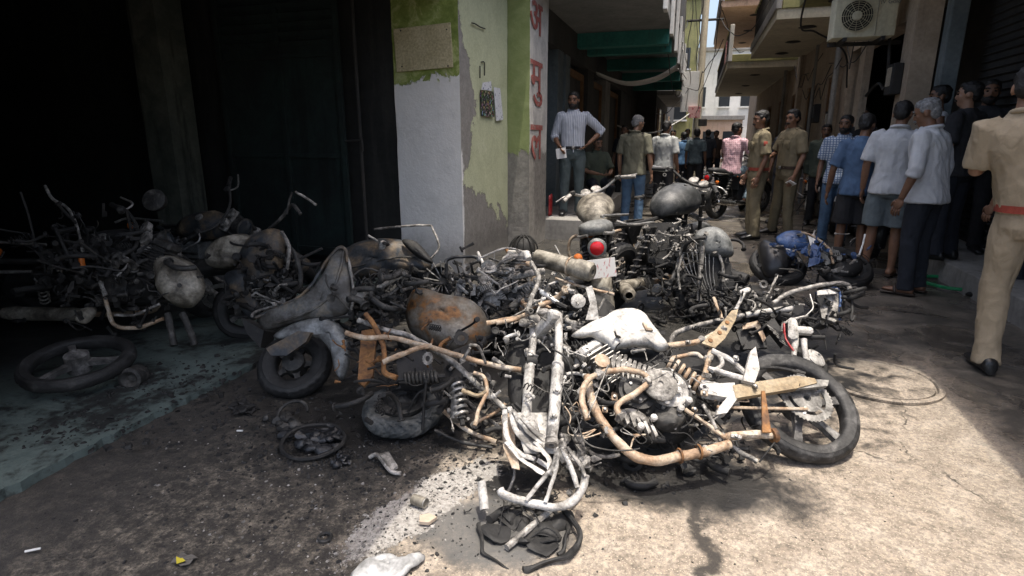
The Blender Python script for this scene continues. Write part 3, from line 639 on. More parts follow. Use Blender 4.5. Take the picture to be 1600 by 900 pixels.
# pipes, meter boxes and cable bundles on the right-hand house
for yy, r_ in ((11.55, .045), (13.6, .03), (18.1, .045)):
    hose([(2.16, yy, .05), (2.16, yy, 1.6), (2.16, yy + .02, 3.2)], r_, 'drain_pipe', 'grey drain pipe on the beige house front %s' % ('nearest the dark doorway' if yy < 12 else 'between the two windows' if yy < 15 else 'farthest along'), 'pipe', 'grey_c', 'drain pipes', 2)
for yy, zz in ((11.9, 1.5), (13.3, 1.7), (8.4, 1.9)):
    e = thing('meter_box', 'small dark meter box on the beige wall %s' % ('beside the nearest pipe' if yy == 11.9 else 'beside the second pipe' if yy == 13.3 else 'under the air conditioner'), 'meter box', (2.2, yy, zz), 'meter boxes')
    MB().lo((2.19, yy, zz), (2.297, yy + .28, zz + .36), .01).build('case', M['iron'], e); MB().lo((2.183, yy + .04, zz + .1), (2.189, yy + .24, zz + .32)).build('dial_window', M['glass'], e, False)
g3 = random.Random(21)
WORDS = ['lowest of the wall cables beside the dark doorway', 'second loop past the dark doorway', 'slack loop near the first window', 'short loop under the olive balcony', 'long loop running to the far windows', 'highest loop close under the balcony slabs']
for k in range(6):
    y0 = 9 + k * 1.1; a_ = V((2.2 + g3.uniform(-.05, .05), y0, g3.uniform(2.4, 3.2))); b_ = V((2.2, y0 + g3.uniform(1, 5), g3.uniform(2.3, 3.2)))
    pts = [a_.lerp(b_, i / 6) + V((-.03 * math.sin(i), 0, -g3.uniform(.1, .5) * 4 * (i / 6) * (1 - i / 6))) for i in range(7)]
    hose(pts, .008, 'wall_cable', 'thin black cable on the beige wall, ' + WORDS[k], 'cable', 'plastic', 'cables on the beige wall', 3)
TW = ['pale strand falling left of the meter board', 'strand crossing in front of the board', 'strand looping right towards the balcony', 'thin pale strand near the pink sign', 'strand rising steeply to the left railing', 'lowest strand of the tangle']
for k in range(6):
    a_ = V((g3.uniform(-.6, -.1), 18.0, g3.uniform(1.9, 3.2))); b_ = V((g3.choice((-.6, .4)) + g3.uniform(-.2, .2), g3.uniform(11, 17), g3.uniform(2.9, 5)))
    pts = [a_.lerp(b_, i / 8) + V((.05 * math.sin(i * 1.3 + k), 0, -g3.uniform(.05, .35) * 4 * (i / 8) * (1 - i / 8))) for i in range(9)]
    hose(pts, .009, 'tangled_cable', TW[k] + ' by the power pole', 'cable', 'plastic' if k % 3 else 'whitew', 'tangle of cables above the lane', 3)
# ================================================================ PEOPLE
REM = []            # (object, voxel, wrinkle amplitude, wrinkle frequency, extra MB in local coords)
def cloth(name, c1, c2=None, pattern=None, rough=.85):
    t = NT(name); p = t.obj(); n = t.noise(p, 9, 5, .6, .5); g = t.noise(p, 120, 2, .5)
    c2 = c2 or tuple(q * .78 for q in c1); c = t.mix(t.step(n, .35, .65), c1, c2)
    if pattern:
        kind_, col, sc, w_ = pattern; x, y, z = t.xyz(p)
        def line(v): return t.step(t.m1('ABSOLUTE', t.m1('SUBTRACT', t.m1('FRACT', t.m1('MULTIPLY', v, sc)), .5)), w_, w_ * .6)
        k = line(x) if kind_ == 'stripe' else t.m1('MAXIMUM', line(x), line(z))
        c = t.mix(k, c, col)
    return t.out(c, rough, 0, t.bump(t.m1('ADD', t.m1('MULTIPLY', g, .2), t.m1('ADD', n, t.m1('MULTIPLY', t.m1('ABSOLUTE', t.m1('SUBTRACT', t.noise(t.mp(p, (1, 1, .6), (0, 0, 0), (.4, .5, .2)), 11, 2, .4, .8), .5)), 2.0))), .5, .014))
C = {k: cloth('cloth_' + k, *a) for k, a in dict(
    stripe=((.52, .55, .6), (.46, .49, .54), ('stripe', (.2, .23, .33), 42, .16)), khaki=((.2, .165, .1), (.155, .128, .078)), khaki2=((.34, .275, .19), (.28, .225, .15)),
    olive=((.16, .155, .11), (.12, .115, .08)), white=((.58, .59, .6), (.5, .51, .53)), lgrey=((.4, .41, .4), (.33, .34, .33)), slate=((.075, .1, .105), (.055, .075, .08)), jeans=((.08, .15, .24), (.055, .1, .17)),
    bluetee=((.085, .15, .26), (.06, .105, .19)), black=((.012, .012, .014), (.02, .02, .023)), navy=((.018, .022, .032), (.012, .015, .022)), greys=((.16, .19, .2), (.12, .145, .155)), pink=((.48, .27, .31), (.42, .23, .27), ('check', (.6, .42, .45), 30, .2)),
    check=((.5, .55, .62), (.45, .5, .57), ('check', (.1, .16, .28), 34, .2)), green=((.07, .085, .06),), blue=((.08, .17, .3),), print=((.035, .05, .06), (.07, .1, .11)), cream=((.48, .44, .36),), palejean=((.24, .32, .36), (.19, .26, .3)), red=((.35, .03, .03),), brownb=((.05, .03, .02),), redb=((.3, .05, .03),)).items()}
def skin(n, c): 
    t = NT(n); p = t.obj(); q = t.noise(p, 14, 4, .6); return t.out(t.mix(t.step(q, .35, .65), c, tuple(v * .8 for v in c)), .5, 0, t.bump(t.noise(p, 60, 3), .15, .004))
SK = [skin('skin_a', (.26, .135, .08)), skin('skin_b', (.2, .1, .058)), skin('skin_c', (.32, .18, .115))]
M['hair'] = patchy('black_hair', [(.3, (.005, .005, .005)), (.8, (.018, .016, .015))], 40, (.4, .6), 0, .8, 150, .006)
M['hairg'] = patchy('greying_hair', [(.3, (.06, .06, .06)), (.5, (.2, .2, .2)), (.75, (.36, .36, .36))], 45, (.5, .7), 0, .8, 150, .006)
M['shoe'] = patchy('black_leather', [(.3, (.008, .008, .008)), (.8, (.02, .02, .02))], 8, (.25, .5), 0, .1, 60)
M['sandal'] = patchy('brown_sandal', [(.3, (.03, .02, .014)), (.8, (.06, .04, .03))], 8, (.4, .6), 0, .1, 60)
M['lips'] = lens('dark_lips', (.12, .05, .04)); M['eye'] = lens('dark_eye', (.01, .008, .007))
M['paperw'] = lens('white_paper', (.7, .7, .7))
M['greenprint'] = lens('green_print', (.05, .4, .16))

def sell(cx, cy, z, rx, ry, n=16, e=2.4):
    q = []
    for k in range(n):
        a = 2 * math.pi * k / n; c, s_ = math.cos(a), math.sin(a)
        q.append(V((cx + rx * math.copysign(abs(c) ** (2 / e), c), cy + ry * math.copysign(abs(s_) ** (2 / e), s_), z)))
    return q
def person(label, x, y, yaw, h=1.70, z=0.0, shirt='white', sleeve='short', pants='black', plen='long', hair='hair', sk=0, beard=False, moust=True,
           la=None, ra=None, ll=None, rl=None, turn=0, nod=0, lean=(0, 0), shoes='shoe', belt=None, tuck=False, vox=.011, group='people in the lane', hold=None, fat=1.0, extras=(), baggy=1.0, sit=0.0, cat='person'):
    """local axes: +Y forward, +X right hand side; joints in metres for a 1.72 m figure"""
    k = h / 1.72
    T = Matrix.Translation((x, y, z)) @ Matrix.Rotation(R(yaw), 4, 'Z') @ Matrix.Scale(k, 4)
    e = thing('person', label, cat, (x, y, z), group)
    lx, ly = lean
    def sh(p):          # torso lean: shear above the pelvis
        p = V(p); d = max(0, p.z - .95); return V((p.x + lx * d, p.y + ly * d, p.z))
    off = V((0, 0, -sit))
    arms = []
    for s_, a in ((1, ra), (-1, la)):
        S0 = sh((s_ * .175 * (fat * .5 + .5), -.005, 1.405)) + off
        el = (V(a[0]) if a else V((s_ * .235, -.03, 1.12))); wr = (V(a[1]) if a else V((s_ * .25, .05, .87)))
        arms.append((S0, sh(el) + off, sh(wr) + off))
    legs = []
    for s_, l in ((1, rl), (-1, ll)):
        H0 = V((s_ * .092, 0, .93)) + off
        if l: kn, an = V(l[0]), V(l[1])
        else: kn, an = V((s_ * .105, .02, .50)), V((s_ * .115, -.01, .085))
        toe = V(l[2]) if l and len(l) > 2 else an + V((s_ * .035, .17, -.05))
        legs.append((H0, kn, an, toe))
    # ---- head in its own frame
    Hc = sh((0, .012, 1.49)) + off
    Hm = Matrix.Translation(Hc) @ Matrix.Rotation(R(turn), 4, 'Z') @ Matrix.Rotation(R(nod), 4, 'X')
    def hd(p): return Hm @ V(p)
    Hr = Hm.to_3x3()
    body = MB()
    body.tube([sh((0, -.01, 1.40)) + off, hd((0, 0, 0)), hd((0, .008, .08))], [.062, .054, .052], 12)
    body.ell(hd((0, .002, .142)), (.074, .094, .088), Hr, 14, 10)
    body.ell(hd((0, .03, .085)), (.058, .066, .07), Hr, 12, 8); body.ell(hd((0, .058, .035)), (.03, .03, .025), Hr, 10, 6)
    body.ell(hd((0, .094, .095)), (.013, .02, .017), Hr, 8, 6); body.tube([hd((0, .085, .135)), hd((0, .104, .096))], [.008, .013], 8)
    body.ell(hd((0, .078, .148)), (.055, .018, .014), Hr, 8, 6); body.ell(hd((0, .082, .06)), (.026, .016, .012), Hr, 8, 6)
    for s_ in (1, -1): body.ell(hd((s_ * .077, -.005, .115)), (.012, .022, .033), Hr, 8, 6); body.ell(hd((s_ * .04, .06, .1)), (.024, .025, .025), Hr, 8, 6)
    body.loft([[p + off for p in map(sh, sell(0, 0, zz, a * fat, b * fat))] for zz, a, b in ((.9, .14, .095), (1.1, .13, .09), (1.3, .155, .095), (1.4, .14, .08), (1.45, .07, .06))])
    fing = MB()
    for i, (S0, E0, W0) in enumerate(arms):
        s_ = 1 if i == 0 else -1
        body.tube([S0, S0.lerp(E0, .5), E0, E0.lerp(W0, .35), W0], [.05, .045, .037, .038, .026], 10)
        d = (W0 - E0).normalized(); palm_c = W0 + d * .05
        side = V((0, 1, 0)) - d * d.y
        if side.length < .2: side = V((0, 0, -1)) - d * -d.z
        side.normalize(); nrm = d.cross(side)
        rot = Matrix((side, nrm, d)).transposed(); body.ell(palm_c, (.042, .019, .058), rot, 10, 8)
        cur = nrm * (-s_)     # palm faces the body
        for j in range(4):
            b0 = palm_c + d * .04 + side * (.03 - .02 * j); L = (.068, .076, .07, .054)[j]
            fing.tube([b0, b0 + d * L * .5 + cur * .006, b0 + d * L * .85 + cur * .022, b0 + d * L + cur * .036], [.0095, .009, .0085, .006], 7)
        b0 = W0 + d * .03 + side * .032; fing.tube([b0, b0 + d * .03 + side * .018 + cur * .006, b0 + d * .06 + side * .02 + cur * .014], [.012, .0105, .008], 7)
    for (H0, K0, A0, T0) in legs:
        body.tube([H0, H0.lerp(K0, .5), K0, K0.lerp(A0, .35), A0 + V((0, 0, .05)), A0 - V((0, 0, .03))], [.078, .07, .05, .052, .036, .036], 10)
        f = (T0 - A0); f.z = 0; f = f.normalized() if f.length > .01 else V((0, 1, 0)); fz = T0.z + .002
        base = V((A0.x, A0.y, fz))
        body.loft([[base + f * d_ + V((-f.y, f.x, 0)) * (w_ * math.cos(a)) + V((0, 0, hh * (math.sin(a) * .5 + .15))) for a in [2 * math.pi * q / 10 for q in range(10)]] for d_, w_, hh in ((-.07, .025, .04), (-.05, .034, .07), (.02, .036, .08), (.09, .044, .05), (.15, .044, .032), (.175, .03, .02))])
    Ti = T
    def put(mb, nm, mat, vox_=None, wr=0, fr=7, ang=60, parent=None, extra=None):
        mb.xf(Ti); o = mb.build(nm, mat, parent or e, True, ang)
        if vox_: REM.append((o, vox_ * k, wr, fr, extra))
        return o
    fing.xf(Ti); body_o = put(body, 'body', SK[sk], vox * .85, 0, 7, 60, None, fing)
    # ---- shirt
    sb = MB(); b_ = baggy; hem = .84 if not tuck else .93
    prof = [(hem, .196, .15), (hem + .06, .19, .146), (1.04, .168, .125), (1.16, .168, .124), (1.28, .183, .126), (1.36, .188, .118), (1.415, .165, .1), (1.452, .098, .078), (1.485, .07, .068)]
    if tuck: prof = [(.93, .16, .118), (.965, .172, .128)] + prof[2:]
    if sit: prof = [(max(q, .93), a_, b2) for q, a_, b2 in prof[1:]]
    if sleeve == 'vest': prof = [(q, a_ * (.93 if q > 1.3 else 1), b2) for q, a_, b2 in prof[:-3]] + [(1.42, .12, .09), (1.455, .075, .065)]
    sb.loft([[q + off for q in map(sh, sell(0, 0, zz, a_ * fat * b_, b2 * fat * b_, 20))] for zz, a_, b2 in prof])
    if sleeve != 'vest':
        for i, (S0, E0, W0) in enumerate(arms):
            s_ = 1 if i == 0 else -1; sin_ = S0 - V((s_ * .05, 0, -.005))
            if sleeve == 'short': sb.tube([sin_, S0, S0.lerp(E0, .5), S0.lerp(E0, .88)], [.062, .072, .07, .074], 12)
            elif sleeve == 'elbow': sb.tube([sin_, S0, S0.lerp(E0, .5), E0, E0.lerp(W0, .22), E0.lerp(W0, .26)], [.062, .072, .066, .06, .058, .05], 12)
            else: sb.tube([sin_, S0, S0.lerp(E0, .5), E0, E0.lerp(W0, .5), E0.lerp(W0, .93)], [.062, .07, .062, .054, .05, .043], 12)
    so_ = put(sb, 'shirt' if sleeve != 'vest' else 'vest', C[shirt], vox, .017, 10)
    if sleeve != 'vest' and shirt not in ('bluetee', 'black'):
        cb = MB(); cpts = [sh((.072 * math.cos(a), -.012 + .07 * math.sin(a), 1.482 + (-.014 * math.sin(a)))) + off for a in [math.pi / 2 + .35 + q * (2 * math.pi - .7) / 14 for q in range(15)]]
        cb.tube(cpts, .016, 8, 0, True); put(cb, 'collar', C[shirt], None, parent=so_)
        if sleeve != 'vest':
            pb = MB(); pb.tube([sh((0, .135 * fat * b_ * q, zz)) + off for zz, q in ((.9, .98), (1.05, .95), (1.18, .96), (1.3, .965), (1.4, .78))], .008, 6, 2, True); put(pb, 'placket', C[shirt], None, parent=so_)
    # ---- trousers
    tb = MB(); rings = ((.985, .152, .112), (.93, .166, .125), (.86, .165, .128), (.80, .13, .11))
    tk = 1.0 if tuck else .93
    tb.loft([[q + off for q in sell(0, -.004, zz, a_ * fat * tk, b2 * fat * tk, 18)] for zz, a_, b2 in rings])
    for (H0, K0, A0, T0) in legs:
        top = H0 + V((0, -.005, -.01)); dirv = (A0 - K0).normalized()
        if plen == 'long': tb.tube([top, H0.lerp(K0, .35), H0.lerp(K0, .8), K0, K0.lerp(A0, .4), A0 - dirv * .02, A0 + dirv * .035], [.092, .096, .08, .074, .07, .066, .07], 14)
        else: tb.tube([top, H0.lerp(K0, .4), H0.lerp(K0, .85), K0 - (K0 - H0).normalized() * .01], [.094, .105, .108, .11], 14)
    put(tb, 'trousers' if plen == 'long' else 'shorts', C[pants], vox, .014, 11)
    if belt:
        bb = MB(); ring = [sell(0, -.005, .965 + q, .178 * fat, .134 * fat, 28) for q in (-.02, .02)]
        inn = [sell(0, -.005, .965 + q, .160 * fat, .118 * fat, 28) for q in (.02, -.02)]
        bb.loft([ring[0], ring[1], inn[0], inn[1], ring[0]], False); bo = put(bb, 'belt', C[belt]); put(MB().box((0, .135 * fat, .965), (.05, .012, .044), None, .004), 'buckle', M['steel'], parent=bo)
    # ---- shoes
    if shoes != 'bare':
        for (H0, K0, A0, T0) in legs:
            f = (T0 - A0); f.z = 0; f = f.normalized() if f.length > .01 else V((0, 1, 0)); sd = V((-f.y, f.x, 0)); base = V((A0.x, A0.y, T0.z - .028))
            sb2 = MB()
            if shoes == 'shoe':
                sb2.loft([[base + f * d_ + sd * (w_ * math.copysign(abs(math.cos(a)) ** .8, math.cos(a))) + V((0, 0, max(0, hh * (.5 + .5 * math.sin(a))))) for a in [2 * math.pi * q / 14 for q in range(14)]] for d_, w_, hh in ((-.085, .028, .07), (-.07, .04, .095), (0, .043, .105), (.06, .047, .08), (.13, .05, .055), (.185, .044, .045), (.205, .025, .032))])
                put(sb2, 'shoe', M['shoe'])
            else:
                sb2.loft([[base + f * d_ + sd * (w_ * math.cos(a)) + V((0, 0, .011 + .011 * math.sin(a))) for a in [2 * math.pi * q / 12 for q in range(12)]] for d_, w_, _ in ((-.085, .03, 0), (-.05, .042, 0), (.05, .042, 0), (.13, .05, 0), (.19, .035, 0))])
                sb2.tube([base + f * .06 + sd * .048 + V((0, 0, .015)), base + f * .075 + sd * .03 + V((0, 0, .06)), base + f * .075 - sd * .03 + V((0, 0, .06)), base + f * .06 - sd * .048 + V((0, 0, .015))], .014, 7, 3)
                put(sb2, 'sandal', M['sandal'])
    # ---- hair, beard, face
    hb = MB(); hb.ell(hd((0, -.016, .172)), (.081, .094, .076), Hr, 16, 10); hb.ell(hd((0, -.05, .125)), (.072, .058, .072), Hr, 12, 8); hb.ell(hd((0, .03, .205)), (.062, .052, .034), Hr, 12, 8)
    for s_ in (1, -1): hb.ell(hd((s_ * .066, .012, .15)), (.017, .03, .035), Hr, 8, 6)
    put(hb, 'hair', M[hair], .009, .013, 60)
    if beard:
        bb = MB(); bb.ell(hd((0, .035, .05)), (.064, .07, .045), Hr, 14, 8); bb.ell(hd((0, .05, .028)), (.042, .05, .035), Hr, 10, 8)
        for s_ in (1, -1): bb.ell(hd((s_ * .063, .018, .09)), (.012, .03, .045), Hr, 8, 6)
        put(bb, 'beard', M[hair], .009, .005, 45)
    for s_ in (1, -1):
        put(MB().ell(hd((s_ * .031, .0835, .127)), (.014, .010, .0075), Hr, 8, 6), 'eye', M['eye'])
        put(MB().tube([hd((s_ * .012, .097, .150)), hd((s_ * .035, .095, .157)), hd((s_ * .055, .08, .150))], .006, 6), 'eyebrow', M[hair])
    if moust: put(MB().tube([hd((-.03, .088, .064)), hd((0, .104, .074)), hd((.03, .088, .064))], [.006, .011, .006], 7), 'moustache', M[hair])
    put(MB().ell(hd((0, .098, .052)), (.02, .006, .004), Hr, 8, 5), 'lips', M['lips'])
    if hold:
        W0 = arms[0][2] if hold[0] == 'r' else arms[1][2]
        po = MB().box(W0 + V(hold[1]), hold[2], Matrix.Rotation(R(hold[3]), 3, 'Y') @ Matrix.Rotation(R(hold[4] if len(hold) > 4 else 0), 3, 'X')).xf(Ti).build('folded_paper', M['paperw'], None, False)
        recentre(po); tag(po, hold[5], 'paper')
    for nm, mat, mb in extras: put(mb, nm, mat, parent=so_)
    return e
def uniform_bits(fat=1.0):
    out = []
    for s_ in (1, -1):
        out.append(('shoulder_strap', C['khaki'], MB().box((s_ * .125, -.005, 1.462), (.12, .05, .012), Matrix.Rotation(R(s_ * 22), 3, 'Y'), .004)))
        out.append(('chest_pocket', C['khaki'], MB().box((s_ * .085, .128 * fat, 1.27), (.1, .014, .12), Matrix.Rotation(R(-4), 3, 'X'), .006)))
    out.append(('sleeve_badge', C['redb'], MB().box((-.262, .0, 1.3), (.012, .05, .06), Matrix.Rotation(R(12), 3, 'Y'), .004)))
    return out
# --- striped shirt, hand on hip, on the shop plinth
person('bearded man in white striped shirt with hand on hip on shop step', -1.72, 8.45, 197, 1.73, .285, 'stripe', 'elbow', 'slate', sk=1, beard=True, turn=-18, nod=-4, vox=.009, belt='black', tuck=True,
       la=((-.42, -.06, 1.19), (-.22, .05, 1.02)), ra=((.26, -.02, 1.12), (.20, .17, .98)), hold=('r', (-.02, .07, -.09), (.14, .012, .14), 8, 0, 'white paper held low by the striped shirt man'))
person('grey haired man in olive shirt and jeans, seen from behind by motorcycle', -.92, 9.35, -14, 1.72, 0, 'olive', 'short', 'jeans', hair='hairg', sk=2, turn=-28, nod=-14, vox=.009, ra=((.25, -.02, 1.12), (.27, .04, .86)))
person('man in light grey shirt behind the olive shirt man', -.55, 10.9, -20, 1.68, 0, 'lgrey', 'short', 'black', sk=1, nod=-10, vox=.012)
person('person crouching in the dark beside the shop doorway', -1.62, 10.0, 215, 1.62, -.2, 'green', 'short', 'navy', sk=2, sit=.0, nod=-15, vox=.013, shoes='sandal', ll=((-.16, .34, .86), (-.14, .12, .56)), rl=((.16, .34, .86), (.14, .12, .56)), la=((-.25, .12, 1.12), (-.1, .34, 1.08)), ra=((.25, .12, 1.12), (.1, .34, 1.08)))
# --- far crowd
for i, (px, yy, hh, sh_, pt, yw, lab, dx) in enumerate([
        (1067, 15.6, 1.55, 'blue', 'navy', 30, 'boy in blue shirt walking down the wet lane', 0), (1087, 15.2, 1.62, 'print', 'black', -10, 'man in dark patterned shirt near the power pole', 0),
        (1050, 16.6, 1.62, 'lgrey', 'cream', 170, 'man in pale clothes far down the lane by shops', 0), (1072, 18.6, 1.68, 'white', 'black', 180, 'man in white shirt farthest beyond the blue shirt boy', 0),
        (1037, 15.0, 1.6, 'black', 'navy', 200, 'person in black left of the far crowd', 0), (1104, 19.0, 1.66, 'navy', 'navy', 10, 'dark clothed person right of the power pole', 0), (1117, 19.5, 1.64, 'brownb', 'navy', 170, 'brown clothed person far behind the pink shirt rider', 0),
        (975, 12.6, 1.66, 'navy', 'black', 160, 'dark figure in shop shade left of the olive shirt man', 0)]):
    q = onY(px, 240, yy); person(lab, q.x, yy, yw, hh, 0, sh_, 'short', pt, sk=i % 3, vox=.016, group='far crowd in the lane', ll=((-.11, .06, .5), (-.11, -.1, .085)) if i % 2 else None)
# --- police
person('policeman in khaki with red belt, in profile facing left', .83, 8.8, 98, 1.74, 0, 'khaki', 'short', 'khaki', sk=1, belt='redb', tuck=True, vox=.009, turn=8, nod=-6, ra=((.24, -.02, 1.13), (.23, .09, .88)), extras=uniform_bits(), group='policemen')
person('policeman in khaki with dark belt holding white paper', 1.26, 9.1, 118, 1.76, 0, 'khaki', 'short', 'khaki', sk=0, belt='brownb', tuck=True, vox=.009, turn=14, nod=-6, fat=1.08, rl=((.16, .0, .5), (.26, -.02, .085)), la=((-.27, .0, 1.12), (-.26, .09, .87)), ra=((.24, .06, 1.15), (.1, .26, 1.1)), hold=('l', (0, .04, -.1), (.1, .1, .012), 20, 30, 'white folded paper in the hand of the dark belted policeman'), extras=uniform_bits(), group='policemen')
person('dark haired man half hidden between the two policemen', 1.42, 10.6, 150, 1.68, 0, 'navy', 'short', 'navy', sk=1, vox=.014)
# --- right crowd
q = onY(1287, 240, 10.6); person('person in dark green shirt standing in shade beside the policemen', q.x, 10.6, 170, 1.6, 0, 'green', 'long', 'black', sk=1, vox=.014)
q = onY(1316, 240, 8.6); person('bearded man in blue checked shirt facing the camera', q.x, 8.6, 165, 1.66, 0, 'check', 'short', 'jeans', sk=1, beard=True, vox=.011, turn=-15)
person('man in blue t-shirt and black shorts, back to camera', 1.68, 7.1, -6, 1.62, 0, 'bluetee', 'short', 'black', 'short', sk=1, vox=.009, shoes='sandal', turn=-30, nod=-10, ra=((.27, .04, 1.13), (.3, .22, .98)), la=((-.27, -.02, 1.12), (-.29, .06, .86)))
q = onY(1345, 200, 10.0); person('dark faced onlooker standing behind the checked shirt man', q.x, 10.0, 190, 1.7, .12, 'black', 'short', 'black', sk=1, vox=.014)
q = onY(1400, 240, 6.75); person('man in white t-shirt and grey shorts, back to camera', q.x, 6.75, -22, 1.72, 0, 'white', 'short', 'greys', 'short', sk=0, vox=.009, shoes='sandal', turn=-8, nod=-8)
q = gnd(1420, 458); person('grey haired man in loose white shirt looking left, sandals', q.x, q.y, 48, 1.70, 0, 'white', 'elbow', 'navy', hair='hairg', sk=1, vox=.008, shoes='sandal', turn=14, nod=-16, baggy=1.08, la=((-.25, -.02, 1.13), (-.27, .07, .88)), ra=((.25, -.03, 1.13), (.27, .08, .88)), lean=(0, .1))
q = onY(1462, 200, 7.6); person('bearded man in white sleeveless vest behind the white shirts', q.x, 7.6, 75, 1.72, .2, 'white', 'vest', 'navy', sk=1, beard=True, vox=.010, turn=10)
pr = MB()
for i in range(7): pr.box((-.08 + .028 * i, -.128, 1.3 + .012 * math.sin(i * 2)), (.022, .012, .05 + .02 * (i % 2)), Matrix.Rotation(R(15 * (i % 3 - 1)), 3, 'Y'))
q = onY(1507, 200, 6.7); person('man in black t-shirt with green print on its back', q.x, 6.7, 40, 1.68, .2, 'black', 'short', 'navy', sk=2, vox=.010, turn=25, extras=[('green_print', M['greenprint'], pr)])
q = onY(1546, 150, 7.3); person('bearded onlooker in black in front of the shutter', q.x, 7.3, 165, 1.74, .2, 'black', 'long', 'black', sk=1, beard=True, vox=.011)
q = onY(1622, 200, 5.9); person('man in white shirt mostly hidden by the near officer', q.x, 5.9, 30, 1.66, .0, 'white', 'short', 'navy', sk=0, vox=.011)
q = gnd(1566, 580); person('police officer in khaki with red belt, back to camera at right edge', q.x, q.y, -8, 1.75, 0, 'khaki2', 'short', 'khaki2', sk=2, belt='redb', tuck=True, vox=.0075, fat=1.1, turn=-20, nod=-6, lean=(-.26, 0), ll=((-.11, .03, .50), (-.1, -.04, .085), (-.12, .13, .035)), rl=((.2, .0, .5), (.36, -.05, .085)), la=((-.245, .08, 1.16), (-.15, .3, 1.2)), ra=((.30, .1, 1.2), (.14, .3, 1.2)), extras=uniform_bits(1.1)[:4], group='policemen')
# ================================================================ MACHINES: shared pieces
rnd = random.Random(11)
def wheel(par, c, axis, Rr=.31, r=.055, tyre='tyre', rim='alloy', spokes=6, sprocket=0, disc=0, burst=0.0, name='wheel', tread=.11):
    c = V(c); axis = V(axis).normalized(); x, y = frame(axis); w_ = r * .62; R1 = Rr - r * 1.25
    m = MB().lathe([(R1 + .012, -w_), (R1 + .012, w_), (R1 - .008, w_), (R1 - .018, w_ * .5), (R1 - .018, -w_ * .5), (R1 - .008, -w_), (R1 + .012, -w_)], c, axis, 40, False)
    m.lathe([(.045, -.06), (.06, -.05), (.06, .05), (.045, .06), (.012, .075), (.012, -.075), (.045, -.06)], c, axis, 20, False)
    if spokes == 'wire':
        for k in range(20):
            a = 2 * math.pi * k / 20; s_ = .04 if k % 2 else -.04
            m.tube([c + axis * s_ + (x * math.cos(a + .5) + y * math.sin(a + .5)) * .05, c + (x * math.cos(a) + y * math.sin(a)) * (R1 - .01)], .0035, 5)
    else:
        for k in range(spokes):
            a = 2 * math.pi * k / spokes; d = x * math.cos(a) + y * math.sin(a); t_ = axis.cross(d)
            m.loft([[c + d * q + t_ * (wd * e1) + axis * (.014 * e2) for e1, e2 in ((-1, -1), (1, -1), (1, 1), (-1, 1))] for q, wd in ((.05, .026), (R1 * .55, .014), (R1 - .012, .022))])
    o = m.build(name, M[rim], par)
    prof = [(1.95, -.5), (1.85, -.78), (1.45, -.97), (1.0, -1.0), (.8, -1.03), (.76, -.97), (.5, -.93), (.3, -.8), (.26, -.72), (.1, -.45), (.03, -.22), (.06, -.07), (.06, .07), (.03, .22), (.1, .45), (.26, .72), (.3, .8), (.5, .93), (.76, .97), (.8, 1.03), (1.0, 1.0), (1.45, .97), (1.85, .78), (1.95, .5)]
    secs = []
    for i in range(97):
        ang = 2 * math.pi * i / 96; d = x * math.cos(ang) + y * math.sin(ang); q = []
        for j, (a_, b_) in enumerate(prof):
            cut = tread if (a_ < .35 and abs(b_) > .15 and (i + int(abs(b_) * 4)) % 4 == 0) else 0
            q.append(c + d * (Rr - (a_ + cut) * r) + axis * (b_ * r * .95))
        secs.append(q)
    t_ = MB().loft(secs, False)
    if burst: t_.jitter(burst, 9, rnd.random() * 9)
    t_.build('tyre', M[tyre], o, True, 60)
    if sprocket:
        s_ = MB(); n = 42; ro, ri = .115, .05; pr = []
        prof = [c + axis * sprocket + (x * math.cos(2 * math.pi * k / (2 * n)) + y * math.sin(2 * math.pi * k / (2 * n))) * (ro + (.007 if k % 2 else 0)) for k in range(2 * n)]
        inn = [c + axis * sprocket + (x * math.cos(2 * math.pi * k / (2 * n)) + y * math.sin(2 * math.pi * k / (2 * n))) * (ro - .028) for k in range(2 * n)]
        s_.loft([prof, [p + axis * .006 for p in prof], [p + axis * .006 for p in inn], inn, prof], False)
        s_.lathe([(ri + .02, 0), (ri + .02, .006), (.02, .008), (.02, 0)], c + axis * sprocket, axis, 24, False)
        for k in range(5):
            a = 2 * math.pi * k / 5 + .3; d = x * math.cos(a) + y * math.sin(a); s_.tube([c + axis * (sprocket + .003) + d * ri, c + axis * (sprocket + .003) + d * (ro - .02)], .012, 6, 0, True, .4)
        s_.build('sprocket', M['steel'], o)
    if disc: MB().lathe([(.14, 0), (.14, .005), (.1, .005), (.1, 0), (.14, 0)], c + axis * disc, axis, 32, False).build('brake_disc', M['steel'], o)
    return o
def coil(par, p0, p1, rad, turns, wire, mat, core='char', name='shock_absorber'):
    p0, p1 = V(p0), V(p1); d = (p1 - p0); L = d.length; d.normalize(); x, y = frame(d)
    o = MB().tube([p0 - d * .03, p0, p0, p1, p1, p1 + d * .03], [.012, .012, .02, .02, .012, .012], 8).build(name, M[core], par)
    n = turns * 12; pts = [p0 + d * (L * k / n) + (x * math.cos(k * math.pi / 6) + y * math.sin(k * math.pi / 6)) * rad for k in range(n + 1)]
    MB().tube(pts, wire, 6).build('spring', M[mat], o); return o
